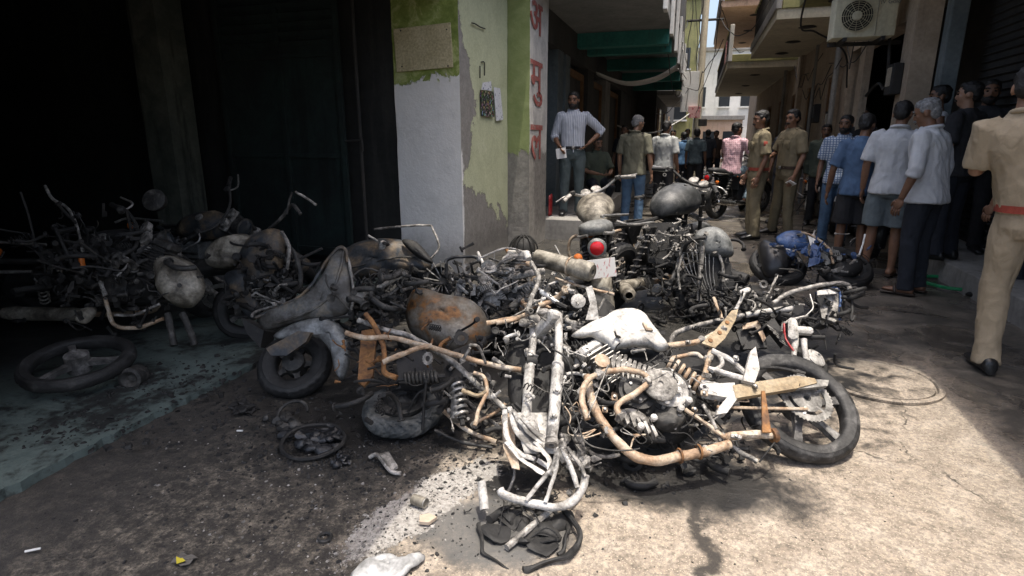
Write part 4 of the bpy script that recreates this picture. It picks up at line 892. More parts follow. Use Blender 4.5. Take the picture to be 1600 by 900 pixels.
def junk(par, name, c, size, n, mat, kinds=('wire', 'bar', 'lump', 'plate'), s=1.0, axes=None, seed=None):
    """tangle of small scorched bits around a point: nobody could count it"""
    g = random.Random(seed if seed is not None else rnd.random()); m = MB()
    swap = {'lump': ('bracket', 'gear', 'pipe', 'lump', 'bar'), 'plate': ('bracket', 'rod', 'plate', 'coil'), 'bar': ('bar', 'rod', 'bar', 'pipe'), 'wire': ('wire',)}; kinds = [k2 for k1 in kinds for k2 in swap.get(k1, (k1,)) * (2 if k1 == 'wire' else 1)]; c = V(c); ax = axes or (V((1, 0, 0)), V((0, 1, 0)), V((0, 0, 1)))
    for i in range(n):
        p = c + sum((ax[j] * g.gauss(0, size[j] * .5) for j in range(3)), V((0, 0, 0))); p.z = max(p.z, .012)
        d = V((g.gauss(0, 1), g.gauss(0, 1), g.gauss(0, .6))).normalized(); kd = g.choice(kinds)
        if kd == 'wire':
            L = g.uniform(.06, .2) * s; q = [p]
            for k in range(4): d = (d + V((g.gauss(0, .5), g.gauss(0, .5), g.gauss(0, .4)))).normalized(); e = q[-1] + d * L / 4; e.z = max(e.z, .005); q.append(e)
            m.tube(q, g.uniform(.0018, .004) * s, 5, 3)
        elif kd == 'bar':
            L = g.uniform(.03, .1) * s; a, b = p - d * L / 2, p + d * L / 2; a.z = max(a.z, .01); b.z = max(b.z, .01); rr = g.uniform(.005, .012) * s
            m.tube([a, a.lerp(b, .3), b], [rr, rr * g.uniform(.7, 1.3), rr], 7)
            if g.random() < .5: m.lathe([(rr * 2, -.006), (rr * 2.1, .006), (rr, .008)], a, d, 8)
        elif kd == 'rod':
            L = g.uniform(.1, .26) * s; a, b = p - d * L / 2, p + d * L / 2; md_ = (a + b) / 2 + V((g.gauss(0, .02), g.gauss(0, .02), g.gauss(0, .02)))
            for q in (a, b, md_): q.z = max(q.z, .012)
            m.tube([a, md_, b], g.uniform(.004, .008) * s, 7, 3)
            if g.random() < .6: m.lathe([(.014 * s, -.008), (.014 * s, .008), (.006, .01)], b, d, 8)
        elif kd == 'pipe':
            L = g.uniform(.08, .18) * s; x, y = frame(d); r_ = g.uniform(.009, .016) * s; q = [p, p + d * L * .4, p + d * L * .7 + x * L * .25, p + d * L * .75 + x * L * .6]
            for e in q: e.z = max(e.z, .015)
            m.tube(q, r_, 9, 4); m.torus(q[0], d, r_ * 1.3, r_ * .4, 12, 5)
        elif kd == 'bracket':
            x, y = frame(d); w_, h_, t_ = g.uniform(.02, .05) * s, g.uniform(.03, .07) * s, .004 * s
            m.prism([p, p + x * w_, p + x * w_ + y * h_ * .35, p + x * t_ * 3 + y * h_ * .45, p + x * t_ * 3 + y * h_, p + y * h_], d * t_); m.lathe([(.006 * s, -.003), (.007 * s, .007)], p + x * w_ * .6 + y * h_ * .15, d, 7)
        elif kd == 'gear':
            x, y = frame(d); r_ = g.uniform(.018, .04) * s; n2 = 28; ring = [p + (x * math.cos(2 * math.pi * j / n2) + y * math.sin(2 * math.pi * j / n2)) * (r_ * (1 if j % 2 else .88)) for j in range(n2)]; inn = [p + (q - p) * .5 for q in ring]
            m.loft([ring, [q + d * .006 for q in ring], [q + d * .006 for q in inn], inn, ring], False)
        elif kd == 'coil':
            x, y = frame(d); r_ = g.uniform(.009, .018) * s; L = g.uniform(.05, .1) * s; m.tube([p + d * (L * j / 48) + (x * math.cos(j * .8) + y * math.sin(j * .8)) * r_ for j in range(49)], .0028 * s, 5)
        elif kd == 'plate':
            x, y = frame(d); w_, h_ = g.uniform(.015, .045) * s, g.uniform(.015, .05) * s; k = g.randint(4, 6)
            m.prism([p + x * w_ * math.cos(2 * math.pi * j / k) * g.uniform(.6, 1) + y * h_ * math.sin(2 * math.pi * j / k) * g.uniform(.6, 1) for j in range(k)], d * .003 * s)
        else:
            rr = g.uniform(.012, .03) * s; b = MB().ell(p, (rr, rr * g.uniform(.5, 1), rr * g.uniform(.4, .9)), Quaternion((g.gauss(0, 1), g.gauss(0, 1), g.gauss(0, 1), 1)).normalized().to_matrix(), 8, 6).jitter(rr * .6, 40, i); m.add(b.v, b.f)
    return kind(m.build(name, M[mat], par), 'stuff')
def engine(par, c, fwd, up, side, s=1.0, mats=('char2', 'ash2', 'ash2'), cover=1, tilt=0.0):
    c = V(c); rot = Matrix((fwd, side, up)).transposed()
    e = MB().box(c, (.3 * s, .2 * s, .2 * s), rot, .05 * s).jitter(.012 * s, 12, 1); e.lathe([(.11 * s, -.1 * s), (.11 * s, .1 * s)], c - fwd * .06 * s, side, 20); e.lathe([(.085 * s, -.11 * s), (.085 * s, .11 * s)], c + fwd * .08 * s, side, 20)
    o = e.build('engine', M[mats[0]], par)
    cu = (up + fwd * tilt).normalized(); rot2 = Matrix(((fwd - cu * fwd.dot(cu)).normalized(), side, cu)).transposed(); b = c + cu * .1 * s + fwd * .06 * s
    f = MB()
    for k in range(9): f.box(b + cu * (.012 + .02 * k) * s, (.15 * s, .17 * s, .007 * s), rot2, .002)
    f.box(b + cu * .1 * s, (.1 * s, .11 * s, .2 * s), rot2); f.build('cylinder', M[mats[1]], o)
    MB().box(b + cu * .215 * s, (.14 * s, .13 * s, .05 * s), rot2, .015 * s).build('cylinder_head', M[mats[2]], o)
    MB().lathe([(.088 * s, 0), (.09 * s, .012 * s), (.075 * s, .02 * s), (.015 * s, .022 * s), (.012, .015)], c - fwd * .06 * s + side * cover * .1 * s, side * cover, 24).build('clutch_cover', M[mats[2]], o)
    MB().lathe([(.06 * s, 0), (.058 * s, .02 * s), (.01, .022 * s)], c + fwd * .09 * s + side * cover * .11 * s, side * cover, 20).build('crank_cover', M[mats[0]], o)
    for k in range(6):
        a = k * 1.05; MB().lathe([(.008 * s, 0), (.008 * s, .01 * s)], c - fwd * (.06 - .1 * math.cos(a)) * s + up * .1 * math.sin(a) * s + side * cover * .102 * s, side * cover, 6).build('bolt', M['steel'], o)
    return o
def dome(m, pts, n, height, rings=8, thick=None, mid=None, flat=2.6):
    """bulged shell over a closed outline: outline points, bulge direction n; slightly dented"""
    N = len(pts); P3 = []
    for i in range(N):
        a, b, c, d = pts[i - 1], pts[i], pts[(i + 1) % N], pts[(i + 2) % N]
        for k in range(4):
            t = k / 4; P3.append(0.5 * ((2 * b) + (c - a) * t + (2 * a - 5 * b + 4 * c - d) * t * t + (3 * b - a - 3 * c + d) * t ** 3))
    c = mid or sum(pts, V((0, 0, 0))) / N; rings = max(rings, 9); secs = []
    for i in range(rings + 1):
        t = i / rings; k = 1 - t; b = height * (1 - k ** flat) ** .55
        kk = max(k ** .85, .01)
        secs.append([c + (p - c) * kk + n * (b * (1 + .22 * noise.noise((c + (p - c) * kk) * 6))) + n * (.007 * noise.noise((c + (p - c) * kk) * 19)) for p in P3])
    m.loft(secs, False); return m
# ---------------------------------------------------------------- whole motorcycle
def motorcycle(label, Mx, tank='black', seat='plastic', frame_m='plastic', tyre='tyre', steer=0, burnt=False, crash=True, mirrors=True, fair=None, spokes='wire', grp='parked and fallen motorcycles', taillit='redlens', headl=True, name='motorcycle', plate=True, rearlamp=True, bigtank=1.0):
    e = thing(name, label, 'motorcycle', Mx.translation, grp)
    L3 = Mx.to_3x3(); fw, lf, up = (L3 @ V((1, 0, 0))).normalized(), (L3 @ V((0, 1, 0))).normalized(), (L3 @ V((0, 0, 1))).normalized()
    P = lambda x, y, z: Mx @ V((x, y, z))
    sa = (V((1.02, 0, .98)) - V((1.26, 0, .3))).normalized(); Sm = Mx @ Matrix.Translation((1.06, 0, .86)) @ Matrix.Rotation(R(steer), 4, sa) @ Matrix.Translation((-1.06, 0, -.86))
    Q = lambda x, y, z: Sm @ V((x, y, z)); S3 = Sm.to_3x3(); sl_ = (S3 @ V((0, 1, 0))).normalized(); sf = (S3 @ V((1, 0, 0))).normalized()
    tb = lambda nm, pts, r, mat, sm=5, par=None: MB().tube(pts, r, 8, sm).build(nm, M[mat], par or e)
    wheel(e, P(0, 0, .3), lf, .3, .055, tyre, 'alloy', spokes, .07); wheel(e, Q(1.3, 0, .3), sl_, .3, .05, tyre, 'alloy', spokes, 0, -.06)
    for s_ in (1, -1):
        tb('swingarm', [P(0, .08 * s_, .3), P(.25, .075 * s_, .35), P(.46, .06 * s_, .39)], .018, frame_m)
        coil(e, P(.03, .115 * s_, .36), P(.2, .11 * s_, .7), .03, 7, .006, 'steel' if not burnt else 'ash2')
        tb('frame_tube', [P(1.0, .01 * s_, .86), P(.86, .05 * s_, .5), P(.74, .07 * s_, .27), P(.4, .08 * s_, .28), P(.3, .08 * s_, .5), P(.12, .09 * s_, .74)], .015, frame_m)
        tb('fork_leg', [Q(1.3, .085 * s_, .3), Q(1.19, .085 * s_, .58)], .026, 'ash2' if burnt else 'steel'); tb('fork_tube', [Q(1.19, .085 * s_, .58), Q(1.03, .085 * s_, .98)], .017, 'steel' if frame_m != 'char' else 'char2')
        tb('footpeg', [P(.45, .1 * s_, .3), P(.45, .24 * s_, .3)], .014, 'plastic')
        if crash: tb('crash_guard', [P(.9, .04 * s_, .62), P(.92, .24 * s_, .64), P(.92, .3 * s_, .5), P(.9, .24 * s_, .36), P(.78, .05 * s_, .28)], .014, 'steel' if not burnt else 'tan')
        tb('grab_rail', [P(.2, .12 * s_, .78), P(-.15, .13 * s_, .8), P(-.25, .06 * s_, .82)], .011, 'steel')
        if not burnt or s_ > 0:
            q = P(-.22, .15 * s_, .66); i_ = MB().lathe([(.012, 0), (.03, .006), (.032, .03), (.008, .045)], q, -fw, 14).build('indicator', M['amber'], e); MB().tube([P(-.19, .06 * s_, .66), P(-.19, .15 * s_, .66)], .008, 6).build('stalk', M['plastic'], i_)
    tb('frame_tube', [P(1.0, 0, .88), P(.6, 0, .77), P(.1, 0, .74), P(-.18, 0, .76)], .02, frame_m)
    engine(e, P(.6, 0, .42), fw, up, lf, 1.05, (('char2', 'ash2', 'ash2') if frame_m == 'char2' else ('char', 'char2', 'char2')) if burnt else ('plastic', 'steel', 'steel'), 1, .35)
    tb('exhaust_header', [P(.78, 0, .62), P(.9, -.07, .5), P(.82, -.13, .28), P(.55, -.15, .24), P(.3, -.16, .26)], .02, 'tan' if burnt else 'chrome')
    mf = MB().lathe([(.022, 0), (.045, .05), (.05, .1), (.052, .5), (.04, .56), (.026, .57), (.024, .52)], P(.32, -.165, .26), (P(-.3, -.19, .34) - P(.32, -.165, .26)), 20, False); mf.build('muffler', M['paletank' if burnt else 'chrome'], e)
    # tank
    secs = []
    for x, w_, zc, hh in [(x0, w0 * bigtank, z0, h0 * bigtank) for x0, w0, z0, h0 in ((.46, .03, .82, .03), (.47, .075, .83, .06), (.56, .115, .86, .09), (.7, .14, .875, .115), (.84, .145, .885, .12), (.94, .115, .885, .1), (.99, .07, .88, .07), (1.0, .03, .88, .035))]:
        secs.append([P(x, w_ * math.copysign(abs(math.cos(a)) ** .85, math.cos(a)), zc + hh * (math.sin(a) if math.sin(a) > 0 else .75 * math.sin(a))) for a in [2 * math.pi * k / 20 for k in range(20)]])
    to = MB().loft(secs).build('fuel_tank', M[tank], e, True, 70)
    MB().lathe([(.032, 0), (.034, .012), (.026, .018), (.005, .018)], P(.76, 0, .998), up, 18).build('filler_cap', M['steel'], to)
    if not burnt or seat:
        secs = []
        for x, w_, z0, z1 in ((.5, .07, .78, .8), (.46, .11, .76, .835), (.3, .13, .75, .835), (.12, .14, .76, .83), (.02, .135, .77, .885), (-.12, .12, .79, .9), (-.22, .09, .81, .895), (-.26, .04, .84, .87)):
            secs.append([P(x, w_ * math.copysign(abs(math.cos(a)) ** .7, math.cos(a)), (z0 + z1) / 2 + (z1 - z0) / 2 * math.copysign(abs(math.sin(a)) ** .7, math.sin(a))) for a in [2 * math.pi * k / 18 for k in range(18)]])
        MB().loft(secs).build('seat', M[seat or 'char'], e, True, 70)
    for (cx, nm, mat, a0, a1, rr, fn, dl) in ((0, 'rear_mudguard', tank, R(75), R(205), .345, P, 1), (1.3, 'front_mudguard', tank, R(20), R(160), .345, Q, 1)):
        if burnt and not seat and cx == 0: continue
        g = []
        for k in range(15):
            a = a0 + (a1 - a0) * k / 14; g.append([fn(cx + (rr - .03 * b * b) * math.cos(a), .075 * b, .3 + (rr - .03 * b * b) * math.sin(a)) for b in (-1, -.6, 0, .6, 1)])
        MB().sheet(g).build(nm, M[mat], e, True, 60, .004)
    for s_ in (1, -1): MB().prism([P(.2, .1 * s_, .52), P(.42, .11 * s_, .5), P(.46, .11 * s_, .72), P(.16, .1 * s_, .74)], lf * .015 * s_).build('side_panel', M[tank if not burnt else 'char2'], e)
    if rearlamp:
        ho = MB().lathe([(.052, .03), (.064, .02), (.066, 0), (.05, -.06)], P(-.3, 0, .73), -fw, 18).build('lamp_housing', M['greytank' if burnt else 'plastic'], e); MB().lathe([(.048, 0), (.048, .012), (.032, .022), (.004, .026)], P(-.325, 0, .73), -fw, 20).build('tail_lamp', M[taillit], ho)
    if plate:
        rot = Matrix((lf, fw, up)).transposed() @ Matrix.Rotation(R(-12), 3, 'X'); MB().box(P(-.36, 0, .585), (.22, .006, .13), rot, .002).build('number_plate', M['plate_w'], e, False)
    hb = [Q(.84, .36, 1.05), Q(.94, .25, 1.08), Q(1.0, .1, 1.02), Q(1.0, -.1, 1.02), Q(.94, -.25, 1.08), Q(.84, -.36, 1.05)]
    ho = tb('handlebar', hb, .012, 'steel' if frame_m != 'char' else 'char2', 5)
    for s_ in (1, -1):
        MB().tube([Q(.84, .37 * s_, 1.05), Q(.905, .27 * s_, 1.075)], .018, 10).build('grip', M['plastic' if not burnt else ('ash2' if frame_m != 'char' else 'char')], ho); MB().box(Q(.925, .235 * s_, 1.085), (.05, .05, .04), S3 @ Matrix.Identity(3), .01).build('switch_block', M['plastic' if not burnt else 'char2'], ho)
        MB().tube([Q(.93, .22 * s_, 1.08), Q(.99, .3 * s_, 1.07), Q(.9, .42 * s_, 1.06)], .007, 6, 3).build('brake_lever', M['steel'], ho)
        if mirrors and (not burnt): MB().tube([Q(.95, .22 * s_, 1.09), Q(.99, .26 * s_, 1.25)], .006, 6).build('mirror_stalk', M['plastic'], ho); MB().ell(Q(.99, .28 * s_, 1.29), (.02, .065, .045), S3.normalized() if hasattr(S3, 'normalized') else S3, 12, 8).build('mirror', M['plastic'], ho)
    MB().box(Q(1.04, 0, .97), (.07, .22, .03), S3, .008).build('top_clamp', M['ash2' if burnt else 'steel'], e); MB().box(Q(1.13, 0, .72), (.07, .22, .035), S3, .008).build('lower_clamp', M['ash2' if burnt else 'steel'], e)
    if headl: MB().lathe([(.03, -.1), (.075, -.07), (.09, 0), (.093, .012), (.085, .015)], Q(1.16, 0, .9), sf, 22).build('headlamp', M['char2' if burnt else tank], e); MB().lathe([(.084, .01), (.05, .03), (.004, .036)], Q(1.16, 0, .9), sf, 20).build('lamp_glass', M['glass'], e)
    for s_ in (1, -1): MB().lathe([(.04, -.03), (.045, 0), (.04, .005)], Q(1.06, .055 * s_, 1.04), (S3 @ V((-.6, 0, 1))), 16).build('dial', M['plastic' if not burnt else 'ash2'], e)
    tb('side_stand', [P(.42, .1, .27), P(.4, .2, .05)], .011, 'plastic')
    return e
t = NT('white_number_plate'); p = t.obj(); M['plate_w'] = t.out(t.mix(t.step(t.noise(t.mp(p, (1, 1, .35)), 75, 2, .5), .58, .66), (.56, .55, .53), (.42, .2, .2)), .5, 0)
def place(x, y, heading, roll, scale=1.0, z=0.0): return Matrix.Translation((x, y, z)) @ Matrix.Rotation(R(heading), 4, 'Z') @ Matrix.Rotation(R(roll), 4, 'X') @ Matrix.Scale(scale, 4)
# ================================================================ standing machines
GB = 'motorcycles in the lane'
q = onY(944, 400, 3.95)
motorcycle('scorched roadster standing on its tyres with red tail lamp and white plate', place(q.x + .02, 4.18, 99, -9, .94, -.03), 'paletank', 'greytank', 'char2', 'tyre', 26, True, True, False, grp=GB, bigtank=1.2)
q = onY(1046, 330, 5.05)
e = motorcycle('burnt motorcycle with bare dull grey tank right of the tail lamp bike', place(q.x - .42, 4.62, 64, 10, 1.0, -.02), 'darktank', None, 'char', 'tyre', -12, True, False, False, grp=GB, rearlamp=False, plate=False, bigtank=1.22)
junk(e, 'charred_wiring', (q.x + .02, 5.5, .85), (.2, .3, .2), 60, 'char2')
# rider
q = onY(1128, 270, 11.0)
motorcycle('black motorcycle with red trim ridden by the pink shirt man', place(q.x - .05, 10.9, 52, 0, 1.0), 'black', 'plastic', 'plastic', 'tyre', 0, grp=GB)
fx, fy = q.x - .05 + .33 * math.cos(R(52)), 10.9 + .33 * math.sin(R(52))
person('man in pink shirt and pale jeans astride a black motorcycle', fx, fy, 52 - 90, 1.70, -.05, 'pink', 'short', 'palejean', sk=1, vox=.011, shoes='sandal', turn=-10, ll=((-.22, .42, .82), (-.2, .25, .42)), rl=((.22, .42, .82), (.2, .25, .42)), la=((-.27, .14, 1.2), (-.3, .42, 1.15)), ra=((.27, .14, 1.2), (.3, .42, 1.15)), lean=(0, .12))
for px, yy, hd_, tk, lab in ((1262, 11.6, 80, 'white', 'silver and black motorcycle parked behind the policemen'), (1305, 9.7, 78, 'black', 'black motorcycle parked between policemen and blue t-shirt man'), (1372, 7.75, 82, 'black', 'black motorcycle parked behind blue t-shirt man, tail lamp showing'), (1158, 12.6, 78, 'greytank', 'grey motorcycle standing beyond the red belted policeman')):
    q = onY(px, 330, yy); motorcycle(lab, place(q.x, yy, hd_, 4, .97), tk, 'plastic', 'plastic', 'tyre', 12, grp=GB)
# ================================================================ fallen and gutted machines, traced on their own leaning planes
GW = 'burnt out machines in the heap'
def T(par, nm, pl, pts, r, mat, off=0.0, sm=4, seg=9):
    sm = max(sm, 2) if len(pts) > 2 else sm
    return MB().tube(pl.path(pts, off), r, seg, sm * 2 if sm else 0).jitter(.0035, 22, len(pts) + pts[0][0] * .1).build(nm, M[mat], par)
def PR(par, nm, pl, pts, off, th, mat, jit=.0): 
    m = MB().prism(pl.path(pts, off), pl.n * th)
    return m.build(nm, M[mat], par, False)
# ---------------- A: ash-white motorcycle on its side in the sun
c0 = V((.63, 2.57, 0)); A = Plane(c0, (-.873, -.488), 54, .045)
a = thing('fallen_motorcycle', 'ash white burnt motorcycle lying on its side in the sunlight', 'motorcycle', (c0.x - .5, c0.y, 0), GW)
wc = A(1247, 634); wheel(a, wc, A.n, .278, .04, 'tyre3', 'alloy2', 6, .07, 0, .003)
MB().tube(A.path([(1068, 604), (1130, 588), (1200, 574), (1258, 583)], .085), .007, 6, 4).build('chain', M['char2'], a)
MB().tube(A.path([(1120, 636), (1190, 638), (1262, 639)], .085), .007, 6, 4).build('chain', M['tan'], a)
PR(a, 'swingarm', A, [(1141, 607), (1240, 592), (1268, 596), (1272, 603), (1238, 612), (1146, 627)], .10, .028, 'yel')
PR(a, 'swingarm_end', A, [(1243, 594), (1292, 597), (1290, 606), (1243, 611)], .104, .018, 'steel')
PR(a, 'pivot_casting', A, [(1090, 600), (1118, 606), (1142, 605), (1146, 630), (1130, 652), (1112, 655), (1120, 640), (1130, 628), (1096, 622)], .085, .04, 'ash')
MB().lathe([(.02, 0), (.02, .02), (.009, .022), (.009, 0)], A(1098, 608, .12), A.n, 14).build('pivot_bolt', M['ash'], a)
PR(a, 'torque_rod', A, [(1189, 612), (1194, 612), (1204, 677), (1190, 677)], .15, .008, 'rust')
T(a, 'stand_tube', A, [(1128, 684), (1170, 679), (1213, 680)], .017, 'tan', .12)
T(a, 'side_stand', A, [(1130, 690), (1160, 708), (1183, 721)], .011, 'ash2', .06)
T(a, 'brake_pedal', A, [(1070, 640), (1100, 660), (1132, 684)], .009, 'tan', .14)
T(a, 'kick_lever', A, [(1098, 632), (1112, 656), (1120, 670)], .008, 'ash2', .15)
T(a, 'exhaust_header', A, [(918, 588), (926, 630), (950, 672), (985, 708), (1020, 720), (1062, 713), (1105, 705), (1140, 694)], [.018, .018, .0185, .019, .02, .02, .02, .018], 'tan', .13, 6, 14)
MB().lathe([(.03, 0), (.03, .02), (.02, .022), (.02, 0)], A(1212, 680, .12), A.a, 12).build('stand_boss', M['rust'], a)
for px, py in ((1062, 712), (1092, 706)): MB().torus(A(px, py, .13), A.a, .026, .005, 20, 6).build('clamp_ring', M['rust'], a)
T(a, 'crash_guard', A, [(968, 650), (966, 632), (1000, 610), (1012, 596), (1004, 584), (975, 578), (935, 584), (914, 600), (910, 628), (918, 655)], .0125, 'tan', .2, 5, 12)
engine(a, A(1012, 628, .03), A.a, A.up, A.n, .98, ('char2', 'steel', 'ash'), 1, .5)
MB().lathe([(.074, 0), (.076, .012), (.066, .02), (.012, .024), (.01, .015)], A(1030, 603, .17), A.n, 28).build('engine_cover', M['ash2'], a)
m = MB().ell(A(988, 655, .10), (.075, .042, .04), Matrix((A.a, A.up, A.n)).transposed() @ Matrix.Rotation(R(28), 3, 'Z'), 14, 10).jitter(.008, 20, 3); m.build('crankcase', M['ash2'], a)
for k in range(6): PR(a, 'case_rib', A, [(958 + k * 11, 640 + k * 6), (962 + k * 11, 638 + k * 6), (970 + k * 11, 660 + k * 5), (966 + k * 11, 663 + k * 5)], .115, .03, 'ash2')
for px, py in ((1048, 592), (1058, 612), (1008, 588), (1040, 630), (1062, 640), (1075, 628), (1020, 655), (1000, 668)): MB().lathe([(.013, 0), (.015, .02), (.008, .026)], A(px, py, .15), A.n, 8).build('case_stud', M['ash'], a)
m = MB().ell(A(1045, 655, .10), (.07, .06, .05), Matrix((A.a, A.up, A.n)).transposed(), 14, 10).jitter(.015, 20, 5); m.build('gearbox', M['char2'], a)
for k in range(9): MB().prism(A.path([(950 + k * 7.5, 572 + k * 3.5), (956 + k * 7.5, 560 + k * 3), (960 + k * 7.5, 562 + k * 3), (954 + k * 7.5, 592 + k * 4)], .1), A.n * .05).build('cooling_fin', M['ash2'], a)
MB().lathe([(.03, 0), (.034, .015), (.02, .02)], A(940, 566, .15), A.n, 16).build('horn', M['tan'], a)
coil(a, A(1044, 566, .1), A(1094, 604, .1), .032, 6, .009, 'tan')
# black backing shells, put in so the gaps behind the engine go dark
m = MB(); dome(m, A.path([(900, 560), (960, 545), (1050, 550), (1110, 575), (1120, 640), (1060, 690), (980, 690), (925, 640)], -.13), A.n, .05, 6); m.jitter(.02, 9, 3); m.build('air_box', M['char'], a, True, 60, .01)
m = MB(); dome(m, A.path([(800, 540), (850, 520), (900, 560), (910, 640), (880, 690), (830, 700), (800, 640)], -.12), A.n, .04, 6); m.jitter(.02, 9, 5); m.build('burnt_cowl', M['char'], a, True, 60, .01)
# tank shell
ol = [(893, 524), (915, 509), (938, 500), (960, 488), (985, 485), (1003, 490), (1018, 508), (1032, 526), (1044, 543), (1031, 550), (1014, 543), (990, 543), (968, 545), (957, 551), (945, 538), (925, 527), (907, 528)]
pts = A.path(ol, .10); m = MB(); dome(m, pts, A.n, .04, 6, mid=A(972, 517, .10), flat=7.0); tk = m.build('fuel_tank', M['ashtank'], a, True, 60, .004)
MB().prism(A.path([(1003, 506), (1012, 508), (1019, 519), (1008, 519)], .14), A.n * .016).build('filler_cap', M['tan'], tk)
m = MB(); dome(m, A.path([(895, 522), (925, 527), (945, 535), (960, 545), (1030, 548), (1000, 572), (950, 566), (915, 545)], .09), A.n, -.07, 4); m.build('tank_underside', M['char'], tk, True, 60, .004)
for px, py in ((957, 545), (1030, 545)): MB().torus(A(px, py, .105), A.n, .009, .004, 14, 6).build('tank_lug', M['ash'], tk)
# frame
T(a, 'frame_tube', A, [(1038, 541), (1068, 537), (1097, 531), (1130, 515)], .013, 'tan', .06)
T(a, 'frame_tube', A, [(1050, 560), (1085, 553), (1098, 560)], .010, 'tan', .04)
T(a, 'frame_tube', A, [(1148, 490), (1122, 525), (1108, 560), (1100, 590), (1090, 615)], .014, 'tan', .05)
PR(a, 'gusset', A, [(1095, 538), (1118, 516), (1142, 487), (1152, 485), (1148, 502), (1132, 530), (1116, 545)], .07, .01, 'yel')
for px, py in ((1110, 532), (1124, 520), (1136, 504)): MB().lathe([(.011, 0), (.011, .004), (.003, .004)], A(px, py, .081), A.n, 10).build('bolt', M['rust'], a)
T(a, 'footpeg_hanger', A, [(1112, 548), (1140, 562), (1172, 592)], .013, 'ash', .12); T(a, 'footpeg_hanger', A, [(1106, 575), (1138, 585), (1170, 595)], .012, 'ash', .12); T(a, 'footpeg_hanger', A, [(1122, 550), (1128, 570), (1112, 580)], .010, 'ash', .12)
PR(a, 'footpeg_plate', A, [(1158, 598), (1170, 552), (1178, 545), (1184, 580), (1176, 602)], .13, .02, 'ash')
T(a, 'frame_tube', A, [(905, 560), (935, 578), (975, 560), (1040, 545)], .012, 'char2', -.04); T(a, 'frame_tube', A, [(820, 498), (850, 520), (900, 556), (925, 590)], .017, 'ash2', 0)
T(a, 'frame_tube', A, [(760, 505), (800, 498), (835, 505)], .011, 'tan', .02)
# front end
T(a, 'fork_tube', A, [(873, 492), (873, 535), (872, 572)], .018, 'ash', .13, 2, 14); T(a, 'fork_leg', A, [(872, 568), (868, 620), (862, 690)], [.026, .025, .022], 'ash', .13, 3, 16)
MB().lathe([(.026, -.01), (.026, .015), (.012, .016), (.012, .004)], A(862, 690, .14), (A(862, 700, .14) - A(868, 620, .13)), 14).build('fork_end', M['ash2'], a)
T(a, 'fork_tube', A, [(834, 506), (832, 540), (829, 562)], .019, 'ash', 0, 2, 14); T(a, 'fork_leg', A, [(828, 570), (825, 610), (822, 652)], [.024, .024, .022], 'ash', 0, 3, 14)
MB().tube(A.path([(822, 565), (838, 565)], 0), .03, 12).build('fork_seal', M['char'], a)
MB().box(A(852, 508, .07), (.2, .05, .05), Matrix((A.a, A.up, A.n)).transposed() @ Matrix.Rotation(R(70), 3, 'Y'), .012).jitter(.006, 20).build('triple_clamp', M['ash'], a)
for k, (px, py) in enumerate(((835, 498), (868, 492), (820, 505), (850, 488))): MB().ell(A(px, py, .06), (.03, .022, .02), None, 10, 8).jitter(.01, 40, k).build('clamp_lump', M['ash2'], a)
T(a, 'handlebar', A, [(824, 488), (832, 462), (842, 436), (830, 410)], .012, 'ash2', .10); T(a, 'handlebar', A, [(826, 490), (800, 500), (775, 505)], .011, 'tan', .06)
MB().lathe([(.016, 0), (.02, .02), (.014, .05)], A(826, 405, .1), (A(826, 400, .1) - A(842, 436, .1)), 12).build('grip_end', M['ash'], a)
# collapsed white fender and loop guard at the front
for k, pts in enumerate(([(788, 640), (792, 680), (812, 708), (845, 722), (868, 735)], [(796, 636), (806, 672), (828, 696), (852, 706)], [(802, 640), (820, 668), (846, 690), (858, 692)], [(815, 650), (835, 672), (852, 684)], [(790, 690), (815, 718), (850, 740)], [(835, 690), (856, 716), (860, 742)])):
    MB().tube(A.path(pts, .07 + .012 * k), .0105, 8, 8, True, .4).jitter(.006, 25, k).build('melted_fender', M['ash'], a)
m = MB().sheet([[A(px + (py - 640) * .28 + 6 * math.sin(px * .2), py, .06 + .02 * math.sin(px * .13 + py * .05)) for px in range(796, 858, 7)] for py in range(645, 716, 8)]); m.build('melted_fender', M['ash'], a, True, 60, .004)
L0 = Plane(gnd(850, 812), (1, .12), 40, .0)
T(a, 'loop_guard', L0, [(781, 764), (786, 772), (806, 780), (840, 788), (872, 792), (896, 782), (910, 762), (916, 742)], .0155, 'ash', .06, 5, 12)
T(a, 'loop_guard', L0, [(752, 752), (755, 775), (757, 796)], .016, 'ash', .06, 3, 10)
T(a, 'fender_stay', L0, [(872, 700), (862, 730), (835, 765), (822, 782)], .008, 'ash', .08); T(a, 'fender_stay', L0, [(872, 702), (866, 740), (852, 785)], .008, 'ash', .08); T(a, 'fender_stay', L0, [(878, 700), (892, 730), (902, 762)], .009, 'ash', .08); T(a, 'fender_stay', L0, [(886, 700), (905, 725), (915, 745)], .007, 'ash2', .08)
PR(a, 'scorched_shield', A, [(783, 650), (800, 645), (806, 700), (812, 735), (800, 732), (786, 700)], .03, .006, 'tan')
cl = MB()
for k in range(14):
    p = A(895 + rnd.uniform(-18, 18), 712 + rnd.uniform(-28, 18), .04 + rnd.uniform(-.02, .03)); b = MB().ell(p, (.026, .018, .02), Quaternion((rnd.random(), rnd.random(), rnd.random(), 1)).normalized().to_matrix(), 9, 7).jitter(.016, 35, k); cl.add(b.v, b.f)
kind(cl.build('melted_clump', M['ash2'], a), 'stuff')
